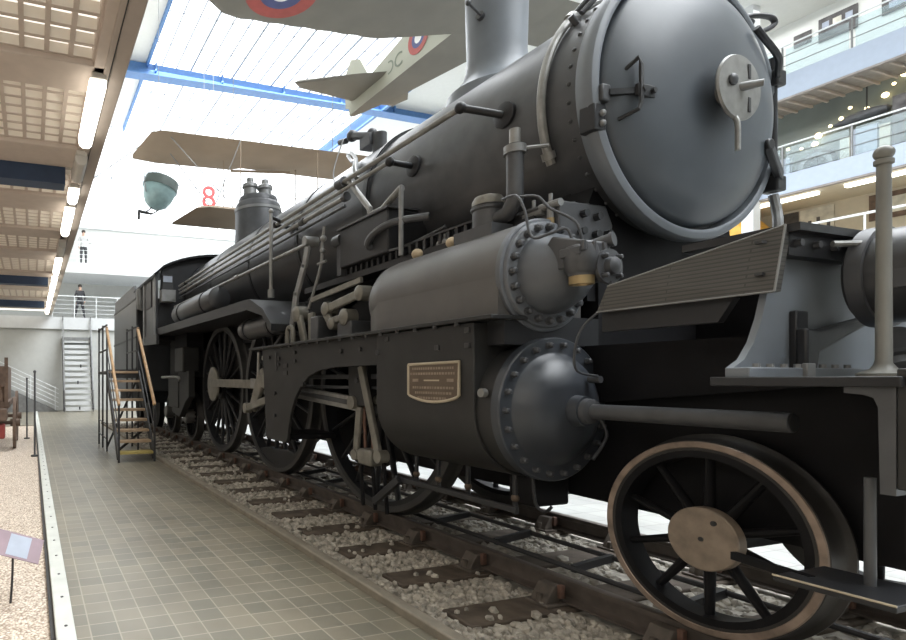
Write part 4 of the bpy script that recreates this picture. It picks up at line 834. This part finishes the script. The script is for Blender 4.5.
def far_stairs():
    r = root('steel_stairs', (2.0, 26.0, 0), 'steep steel stairs with white treads against the end wall', 'stairs')
    for k in range(13):
        z = .26 * (k + 1) - .06; y = 25.6 + .1 * k
        G().box(1.42, 2.6, y, y + .1, z - .15, z).obj('tread', 'trim', r)
    for x, s in ((1.36, -1), (2.62, 1)):
        G().bar((x, 25.6, 0.1), (x, 26.9, 3.4), .08, .3).obj('stringer', 'black2', r)
        G().bar((x, 25.5, .95), (x, 26.85, 4.3), .05, .05).obj('handrail', 'grey', r)
        G().bar((x, 25.55, 0), (x, 25.55, 1.0), .04, .04).obj('post', 'grey', r)
        G().bar((x, 26.8, 3.3), (x, 26.8, 4.4), .04, .04).obj('post', 'grey', r)
    for x, y, z in ((2.0, 25.7, .1), (1.95, 26.1, 1.25), (2.1, 26.4, 2.0)): G().box(x, x + .06, y - .12, y - .1, z, z + .14).obj('hole', 'black2', r)
    G().box(1.34, 2.68, 26.75, 27.04, 3.30, 3.42).obj('landing', 'grey', r)
far_stairs()
r = root('ramp_stairs', (-.5, 26.6, 0), 'low flight descending to the right along the end wall with white bar railing', 'stairs')
G().prism([(-3.6, 0), (1.15, 0), (-3.6, 2.35)], 'y', 26.3, 27.0).obj('solid_flank', 'wallgrey', r).data.materials[0] = M['grey']
for k in range(1, 6): G().tube([(-3.6, 26.28, 2.35 + .2 * k), (1.15, 26.28, .0 + .2 * k)], .018, 6, smooth=False).obj('rail_bar', 'rail_w', r)
for k in range(5): G().bar((-3.2 + k * 1.05, 26.28, 2.15 - k * .52), (-3.2 + k * 1.05, 26.28, 3.2 - k * .52), .03, .03).obj('post', 'rail_w', r)
for y, x, lab in ((11.2, .05, 'nearer thin dark barrier post at the pebble bed edge'), (14.6, -.12, 'farther thin dark barrier post on the pebble bed')):
    p = root('barrier_post', (x, y, 0), lab, 'post', 'thin barrier posts')
    G().cyl((x, y, -.03), (x, y, 1.58 if y < 12 else 1.45), .02, n=10).obj('rod', 'dgrey', p); G().cyl((x, y, -.03), (x, y, .01), .07, n=16).obj('foot', 'black2', p)
    G().ball((x, y, 1.6 if y < 12 else 1.47), .03).obj('cap', 'dgrey', p)
# information board on a thin post in the pebbles
r = root('information_board', (-.14, 3.9, 0), 'small tilted mauve and pale blue information board on a thin stake in the pebbles', 'sign')
G().tube([(-.12, 3.93, .30), (-.125, 3.92, .12), (-.135, 3.9, -.03)], .008, 8).obj('stake', 'black2', r)
mtx = Matrix.Translation((-.11, 3.9, .36)) @ Matrix.Rotation(radians(20), 4, 'Y') @ Matrix.Rotation(radians(35), 4, 'X')
def board(name, m, a, b, z0, z1, t0, t1):
    g = G().box(a, b, z0, z1, t0, t1); g.v = [tuple(mtx @ Vector(p)) for p in g.v]; return g.obj(name, m, r)
board('panel', 'purple', -.18, .18, -.10, .10, -.006, 0)
board('picture', 'pblue', -.04, .10, -.085, .085, 0, .002); board('picture', 'pblue', -.18, -.13, -.085, .085, 0, .002)
# old wagon at the left edge
W = root('old_wagon', (-.9, 12.6, 0), 'weathered brown horse wagon with spoked wheels at the left edge', 'wagon')
def wagon_wheel(x, y, R):
    o = G().lathe((x, y, R - .02), (1, 0, 0), [(0, R - .07), (0, R), (.06, R), (.06, R - .07)], 36, True).obj('wagon_wheel', 'wagon', W)
    G().cyl((x - .06, y, R - .02), (x + .14, y, R - .02), .08, n=16).obj('hub', 'wagon', o)
    for k in range(12):
        a = 2 * pi * k / 12; G().cyl((x + .03, y + .06 * cos(a), R - .02 + .06 * sin(a)), (x + .03, y + (R - .05) * cos(a), R - .02 + (R - .05) * sin(a)), .022, .017, n=8).obj('spoke', 'wagon', o)
for x, y, R in ((-.38, 12.7, .55), (-1.6, 12.7, .55), (-.38, 14.3, .6), (-1.6, 14.3, .6)): wagon_wheel(x, y, R)
G().cyl((-1.6, 12.7, .53), (-.3, 12.7, .53), .04).obj('axle', 'wagon', W); G().cyl((-1.6, 14.3, .58), (-.3, 14.3, .58), .04).obj('axle', 'wagon', W)
G().box(-1.5, -.45, 12.2, 15.0, .85, 1.0).obj('bed', 'wagon', W, bev=.02); G().box(-1.45, -.5, 13.2, 15.0, 1.0, 1.75).obj('body', 'wagon', W, bev=.03)
G().box(-1.0, -.52, 12.0, 12.3, .25, .55).obj('red_box', 'wred', W, bev=.03); G().bar((-.5, 12.2, .9), (-.5, 12.15, 1.9), .07, .07).obj('stanchion', 'wagon', W)
G().cyl((-.62, 12.3, 1.0), (-.62, 12.3, 1.35), .11).obj('lamp', 'wagon', W); G().bar((-.56, 12.1, 1.35), (-.56, 13.4, 1.35), .06, .1).obj('rail', 'wagon', W)
G().box(-.95, -.48, 11.9, 12.5, .62, .86).obj('footboard', 'wagon', W, bev=.02)

# ================================================================== aircraft hung under the roof
def disc(name, m, c, ax, r0, r1, parent, sc=1.0):
    return G().lathe(c, ax, [(0, r0), (.006, r0), (.006, r1), (0, r1)] if r0 > 0 else [(0, 0), (.006, 0), (.006, r1), (0, r1)], 40, r0 > 0).obj(name, m, parent)
A = root('fighter_aeroplane', (7.8, 9.0, 8.2), 'olive grey fighter aeroplane with roundels hung above the chimney', 'aeroplane')
wp = [(2.55, 8.2), (2.6, 8.75), (2.9, 9.2), (3.25, 9.45), (3.6, 9.5)] + [(3.6 + .25 * k, 9.5 - .024 * k - (.025 if k % 2 else 0)) for k in range(1, 12)] + [(6.9, 8.95), (7.3, 8.72), (7.7, 8.5), (8.6, 8.3), (13.0, 8.2), (13.0, 7.2), (3.2, 7.3), (2.75, 7.6)]
def wing(poly, z0, zt, name, m, parent):
    cx = sum(p[0] for p in poly) / len(poly); cy = sum(p[1] for p in poly) / len(poly)
    g = G(); n = len(poly); mid = [(x, y, z0 + .02) for x, y in poly]
    inn = [(x + (cx - x) * .06, y + (cy - y) * .22, z0 - .02) for x, y in poly]; inu = [(x, y, z0 + zt) for x, y, _ in inn]
    vs = mid + inn + inu; fs = []
    for i in range(n):
        j = (i + 1) % n; fs.append((i, j, j + n, i + n)); fs.append((i, i + 2 * n, j + 2 * n, j))
    fs.append(tuple(range(n, 2 * n))); fs.append(tuple(range(3 * n - 1, 2 * n - 1, -1)))
    return g.add(vs, fs).obj(name, m, parent, angle=25)
wing(wp, 8.0, .16, 'wing', 'olive', A)
for r0, r1, mm in ((.37, .62, 'red'), (.18, .37, 'rblue'), (0, .18, 'rwhite')): disc('roundel', mm, (4.02, 8.62, 7.985), (0, 0, -1), r0, r1, A)
# fuselage: square sections tapering to the tail
sec = [(5.5, 7.55, 8.75, 7.95, 9.0), (8.0, 7.55, 8.75, 7.98, 9.05), (9.3, 7.53, 8.5, 8.0, 8.9), (11.0, 7.50, 8.05, 8.0, 8.6), (12.1, 7.48, 7.62, 8.0, 8.4)]
fu = G(); 
for y, x0, x1, z0, z1 in sec: fu.v += [(x0, y, z0), (x1, y, z0), (x1, y, z1), (x0, y, z1)]
for i in range(len(sec) - 1):
    for k in range(4): fu.f.append((4 * i + k, 4 * i + (k + 1) % 4, 4 * i + 4 + (k + 1) % 4, 4 * i + 4 + k))
fu.f += [(0, 1, 2, 3), (4 * len(sec) - 1, 4 * len(sec) - 2, 4 * len(sec) - 3, 4 * len(sec) - 4)]
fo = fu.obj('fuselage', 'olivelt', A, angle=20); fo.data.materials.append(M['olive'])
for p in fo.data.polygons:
    if p.normal.z < -.7: p.material_index = 1  # downward faces get the darker olive: underside shade put into the colour
g = G(); wing([(7.5, 10.6), (6.9, 10.9), (5.75, 11.65), (6.0, 11.85), (7.48, 12.0), (8.6, 11.9), (8.75, 11.5), (8.4, 11.0), (7.7, 10.6)], 8.30, .05, 'tailplane', 'olive', A)
G().prism([(11.2, 8.4), (11.7, 9.2), (12.1, 9.4), (12.4, 9.1), (12.35, 8.3), (12.0, 8.1)], 'x', 7.53, 7.58).obj('fin', 'olivelt', A)
for r0, r1, mm in ((.2, .32, 'red'), (.11, .2, 'rblue'), (0, .11, 'rwhite')): disc('fuselage_roundel', mm, (7.525, 9.55, 8.47), (-1, 0, 0), r0, r1, A)
text('fuselage_letters', 'IIDC', .42, Matrix.Translation((7.512, 10.45, 8.34)) @ Matrix.Rotation(-pi / 2, 4, 'Z') @ Matrix.Rotation(pi / 2, 4, 'X'), 'letter', A)
G().lathe((8.15, 5.5, 8.48), FY, [(-.05, .55), (0, .62), (.35, .62), (.55, .5), (.6, .2), (.75, .14), (.85, 0)], 36).obj('engine_cowling', 'olive', A)
for s_ in (-1, 1): G().bar((8.15, 4.72, 8.48), (8.15 + s_ * .35, 4.72, 8.48 + s_ * 1.15), .14, .03, (0, 1, 0)).obj('propeller_blade', 'wagon', A)
for x, y in ((4.5, 8.2), (8.1, 8.2), (7.7, 11.2)): G().tube([(x, y, 8.15), (x, y, 14.95)], .008, 6, smooth=False).obj('suspension_wire', 'grey', A)
B = root('biplane', (6.5, 13, 6), 'tan fabric biplane hung above the boiler, two wings with struts', 'aeroplane')
wing([(2.40, 14.0), (2.36, 13.7), (2.55, 12.35), (2.75, 12.2), (11.5, 11.85), (11.5, 13.7), (5.2, 13.75), (5.0, 13.95), (3.0, 14.1)], 7.0, .14, 'upper_wing', 'tan', B)
wing([(3.22, 13.2), (3.2, 13.0), (3.42, 11.75), (3.7, 11.6), (11.5, 11.5), (11.5, 13.2)], 5.2, .12, 'lower_wing', 'tan', B)
for x in (4.6, 6.6, 9.3):
    for y in (12.1, 13.3): G().bar((x, y, 5.3), (x, y, 7.0), .022, .015).obj('strut', 'tan', B)
for a, b in (((3.0, 12.4, 7.0), (4.5, 12.1, 5.35)), ((3.2, 13.3, 7.0), (4.6, 13.3, 5.35)), ((2.45, 13.2, 7.03), (.9, 14.5, 6.1)), ((4.6, 12.1, 7.0), (3.9, 12.0, 5.3))): G().tube([a, b], .012, 6, smooth=False).obj('wire', 'grey', B)
G().bar((5.0, 13.9, 6.98), (6.4, 13.2, 6.85), .05, .05).obj('aileron_lever', 'tan', B)
G().lathe((9.3, 10.6, 6.1), AY, [(0, 0), (.1, .35), (.5, .45), (2.5, .45), (6, .15), (6.2, 0)], 24).obj('fuselage', 'tan', B)
for x, y in ((4.6, 12.6), (7.3, 12.6), (9.3, 15)): G().tube([(x, y, 6.1 if y > 14 else 7.1), (x, y, 14.95)], .008, 6, smooth=False).obj('suspension_wire', 'grey', B)
H = root('glider_cabin', (3.25, 15, 6.0), 'blue green glass nosed flying machine cabin hung above the walkway', 'aircraft')
G().lathe((3.18, 15.0, 6.12), (.28, 0, 1), [(0, 0), (.02, .16), (.12, .30), (.3, .40), (.55, .46), (.78, .47), (.8, .42), (.8, 0)], 28).obj('shell', 'aqua', H)
G().lathe((3.33, 15.0, 6.66), (.28, 0, 1), [(0, .47), (.0, .485), (.26, .47), (.30, .40), (.30, 0)], 28).obj('canopy', 'dgreen', H)
G().ball((3.10, 15.1, 6.80), .34, 20, 12, (.8, 1.0, 1.35)).obj('bubble_window', 'glass', H)
g = G()
for k in range(5): a = radians(-60 + 30 * k); g.tube([(3.10 + .20 * sin(a), 14.95, 7.2), (3.10 + .27 * sin(a), 14.8, 6.85), (3.08 + .2 * sin(a), 14.8, 6.5)], .014, 6)
g.obj('window_frame', 'grey', H)
g = G(); g.tube([(3.15, 15, 6.2), (2.95, 15, 6.02), (2.75, 15, 6.0)], .02, 6); g.tube([(3.3, 15, 6.1), (3.1, 15, 5.98), (2.8, 15, 5.98)], .02, 6); g.bar((2.72, 14.9, 6.0), (3.12, 15.1, 6.0), .05, .05); g.obj('skid', 'dgrey', H)
G().cyl((2.74, 14.95, 5.98), (2.74, 14.95, 5.78), .04).obj('skid_wheel', 'dgrey', H); G().tube([(2.95, 15, 6.0), (2.95, 15, 5.55)], .012, 6, smooth=False).obj('rod', 'grey', H)
G().tube([(3.3, 15, 7.0), (3.3, 15, 14.95)], .008, 6, smooth=False).obj('suspension_wire', 'grey', H)
N = root('hanging_number', (6.95, 22, 8.3), 'red hanging figure 8 seen between the two biplane wings', 'sign')
text('figure', '8', 1.3, Matrix.Translation((6.95, 22, 8.95)) @ Matrix.Rotation(pi / 2, 4, 'X'), 'redsign', N, .03)
for dx in (-.2, .2): G().tube([(6.95 + dx, 22, 9.2), (6.95 + dx, 22, 15.0)], .008, 6, smooth=False).obj('wire', 'grey', N)

# ================================================================== people on the balconies
def person(name, loc, h, skel, label, top_m, leg_m):
    """one continuous skinned body; skel: joints in units of the height, facing -y"""
    V = {'pelvis': (0, 0, .52), 'waist': (0, .005, .60), 'chest': (0, 0, .72), 'neck': (0, 0, .83), 'head0': (0, -.01, .88), 'head': (0, -.012, .95),
         'shL': (-.10, 0, .80), 'elL': (-.14, .01, .64), 'wrL': (-.13, -.05, .50), 'hnL': (-.125, -.07, .45),
         'shR': (.10, 0, .80), 'elR': (.14, .01, .64), 'wrR': (.13, -.05, .50), 'hnR': (.125, -.07, .45),
         'hipL': (-.055, 0, .50), 'knL': (-.065, -.01, .28), 'anL': (-.07, .01, .045), 'toL': (-.08, -.075, .02),
         'hipR': (.055, 0, .50), 'knR': (.065, -.01, .28), 'anR': (.07, .01, .045), 'toR': (.08, -.075, .02)}
    V.update(skel)
    R = {'pelvis': .085, 'waist': .07, 'chest': .088, 'neck': .034, 'head0': .045, 'head': .052, 'shL': .042, 'elL': .028, 'wrL': .02, 'hnL': .018, 'shR': .042, 'elR': .028, 'wrR': .02, 'hnR': .018,
         'hipL': .062, 'knL': .042, 'anL': .026, 'toL': .022, 'hipR': .062, 'knR': .042, 'anR': .026, 'toR': .022}
    E_ = [('pelvis', 'waist'), ('waist', 'chest'), ('chest', 'neck'), ('neck', 'head0'), ('head0', 'head'), ('chest', 'shL'), ('shL', 'elL'), ('elL', 'wrL'), ('wrL', 'hnL'), ('chest', 'shR'), ('shR', 'elR'), ('elR', 'wrR'), ('wrR', 'hnR'),
          ('pelvis', 'hipL'), ('hipL', 'knL'), ('knL', 'anL'), ('anL', 'toL'), ('pelvis', 'hipR'), ('hipR', 'knR'), ('knR', 'anR'), ('anR', 'toR')]
    ks = list(V); me = bpy.data.meshes.new(name)
    me.from_pydata([tuple(Vector(V[k]) * h) for k in ks], [(ks.index(a), ks.index(b)) for a, b in E_], [])
    o = bpy.data.objects.new('tmp', me); COL.objects.link(o)
    sk = o.modifiers.new('skin', 'SKIN'); lay = me.skin_vertices[0] if len(me.skin_vertices) else None
    if lay is None:
        import bmesh
        bm = bmesh.new(); bm.from_mesh(me); bm.verts.layers.skin.verify(); bm.to_mesh(me); bm.free(); lay = me.skin_vertices[0]
    for i, k in enumerate(ks): lay.data[i].radius = (R[k] * h, R[k] * h); lay.data[i].use_root = (k == 'pelvis')
    sub = o.modifiers.new('sub', 'SUBSURF'); sub.levels = 2
    dg = bpy.context.evaluated_depsgraph_get(); m2 = bpy.data.meshes.new_from_object(o.evaluated_get(dg)); bpy.data.objects.remove(o)
    for m in ('skin', top_m, leg_m): m2.materials.append(M[m])
    for p in m2.polygons:
        z = p.center.z / h; x = abs(p.center.x) / h
        p.material_index = 0 if z > .83 or (z < .515 and x > .105 and z > .4) else (1 if z > .52 or x > .105 else 2)
    m2.shade_smooth()
    b = bpy.data.objects.new('person', m2); COL.objects.link(b); b.location = loc; LOC[b.name] = tuple(loc)
    L = Vector(loc); hd = L + Vector(V['head']) * h
    G().ball(hd + Vector((0, .012, .012)) * h, .058 * h, 14, 10, (1, 1.05, 1)).obj('hair', 'hair', b)
    for s in (-1, 1): G().ball(hd + Vector((s * .02, -.055, -.005)) * h, .007 * h, 8, 6).obj('eye', 'black2', b)
    G().ball(hd + Vector((0, -.06, -.02)) * h, .01 * h, 8, 6).obj('nose', 'skin', b)
    tag(b, label, 'person')
person('p', (2.18, 27.35, 4.36), 1.62, {'anL': (-.15, .01, .045), 'toL': (-.17, -.06, .02), 'knL': (-.10, -.02, .28), 'anR': (.13, .01, .045), 'toR': (.15, -.06, .02), 'knR': (.09, -.02, .28), 'wrL': (-.06, -.10, .62), 'hnL': (-.02, -.12, .64)}, 'person in dark clothes standing legs apart on the lower end balcony', 'cloth', 'cloth')
person('p', (2.35, 27.4, 6.95), 1.66, {'wrR': (.2, -.04, .62), 'hnR': (.22, -.05, .67), 'elR': (.16, .0, .66)}, 'person in pale top standing on the upper end balcony', 'cloth2', 'cloth')

# ================================================================== exhibits and lamps on the middle right gallery
def bulb(y, z, r0, n):
    r = root('spot_lamp', (27.2, y, z), 'small warm spot lamp in the dim middle right gallery, %s from the right' % n, 'lamp', 'spot lamps in the middle right gallery')
    G().ball((27.08, y, z), r0, 10, 7).obj('bulb', 'bulb', r); G().cyl((27.08, y, z), (27.2, y, z), .03, n=8).obj('stem', 'black2', r)
BUL = [(10.21, 11.47, .11), (10.08, 10.74, .12), (10.46, 11.24, .05), (10.66, 10.96, .09), (11.09, 10.71, .06), (11.5, 10.92, .05), (11.73, 10.65, .06), (12.01, 10.5, .05), (12.33, 10.29, .10), (12.42, 10.02, .09), (12.8, 10.0, .05), (13.18, 10.13, .05)]
for k, (y, z, r0) in enumerate(sorted(BUL)): bulb(y, z, r0, ords[k])
r = root('engine_wheel', (26.7, 12.2, 8.62), 'large dark spoked wheel exhibit behind the middle gallery railing', 'exhibit')
G().lathe((26.6, 12.2, 9.1), (1, 0, 0), [(0, .34), (0, .46), (.15, .46), (.15, .34)], 40, True).obj('rim', 'grey', r); G().cyl((26.55, 12.2, 9.1), (26.8, 12.2, 9.1), .1).obj('hub', 'dgrey', r)
for k in range(8): a = pi * k / 4; G().bar((26.68, 12.2, 9.1), (26.68, 12.2 + .38 * cos(a), 9.1 + .38 * sin(a)), .04, .05).obj('spoke', 'dgrey', r)
G().prism([(11.7, 8.64), (12.9, 8.64), (12.8, 9.5), (12.3, 9.75), (11.9, 9.6)], 'x', 26.8, 27.1).obj('casing', 'ink', r); G().box(26.5, 27.1, 11.6, 12.9, 8.6, 8.66).obj('plinth', 'ink', r)
for y0, y1, z0, z1, mm, lab in ((10.7, 11.3, 8.62, 10.0, 'pblue', 'pale lit display panel right of centre in the dim middle gallery'), (11.35, 11.6, 8.62, 9.8, 'paper', 'yellowish lit showcase in the dim middle gallery'), (12.95, 13.5, 8.62, 9.7, 'pblue', 'bluish display panel at the left end of the dim middle gallery'), (9.9, 10.35, 8.62, 10.7, 'ink', 'dark upright display stand at the right end of the dim middle gallery'), (10.4, 10.65, 8.62, 9.9, 'beige', 'narrow beige board beside the dark stand in the dim middle gallery')):
    r = root('display_panel', (26.7, y0, z0), lab, 'display'); G().box(26.7, 26.85, y0, y1, z0 + .1, z1).obj('board', mm, r); G().box(26.6, 26.95, y0, y1, z0, z0 + .1).obj('foot', 'ink', r)
r = root('suspended_model', (26.9, 11.0, 10.3), 'dark elongated machine hung above the display panels in the middle gallery', 'exhibit')
G().lathe((26.85, 10.4, 10.45), (0, 1, -.05), [(0, 0), (.1, .12), (.5, .2), (1.0, .18), (1.4, .05), (1.42, 0)], 20).obj('body', 'dgrey', r); G().cyl((26.85, 11.0, 10.5), (26.85, 11.0, 12.1), .02).obj('rod', 'black2', r)
for y, lab in ((12.9, 'left white tube light on the soffit of the lowest right gallery'), (10.0, 'right white tube light on the soffit of the lowest right gallery')):
    r = root('ceiling_tube', (GX + .9, y, 7.9), lab, 'lamp', 'tube lights under the low right gallery'); G().box(GX + .8, GX + 1.0, y - 1.1, y + 1.1, 7.88, 7.98).obj('tube', 'lamp', r); G().box(GX + .78, GX + 1.02, y - 1.15, y + 1.15, 7.98, 8.0).obj('housing', 'lampoff', r)
r = root('orange_vehicle', (26.5, 14.5, 5.5), 'yellow orange vehicle on the lowest right gallery, seen just under the smokebox door', 'vehicle')
G().prism([(13.2, 5.95), (13.2, 6.9), (13.6, 7.1), (14.1, 7.75), (15.9, 7.8), (16.2, 7.0), (16.3, 5.95)], 'x', 25.6, 27.3).obj('body', 'orange', r, bev=.12)
G().prism([(14.2, 7.1), (14.35, 7.6), (15.6, 7.62), (15.7, 7.1)], 'x', 25.56, 25.62).obj('side_window', 'ink', r)
for y in (13.9, 15.6):
    for x in (25.55, 27.15): G().cyl((x, y, 5.83), (x + .2, y, 5.83), .33).obj('wheel', 'black2', r)
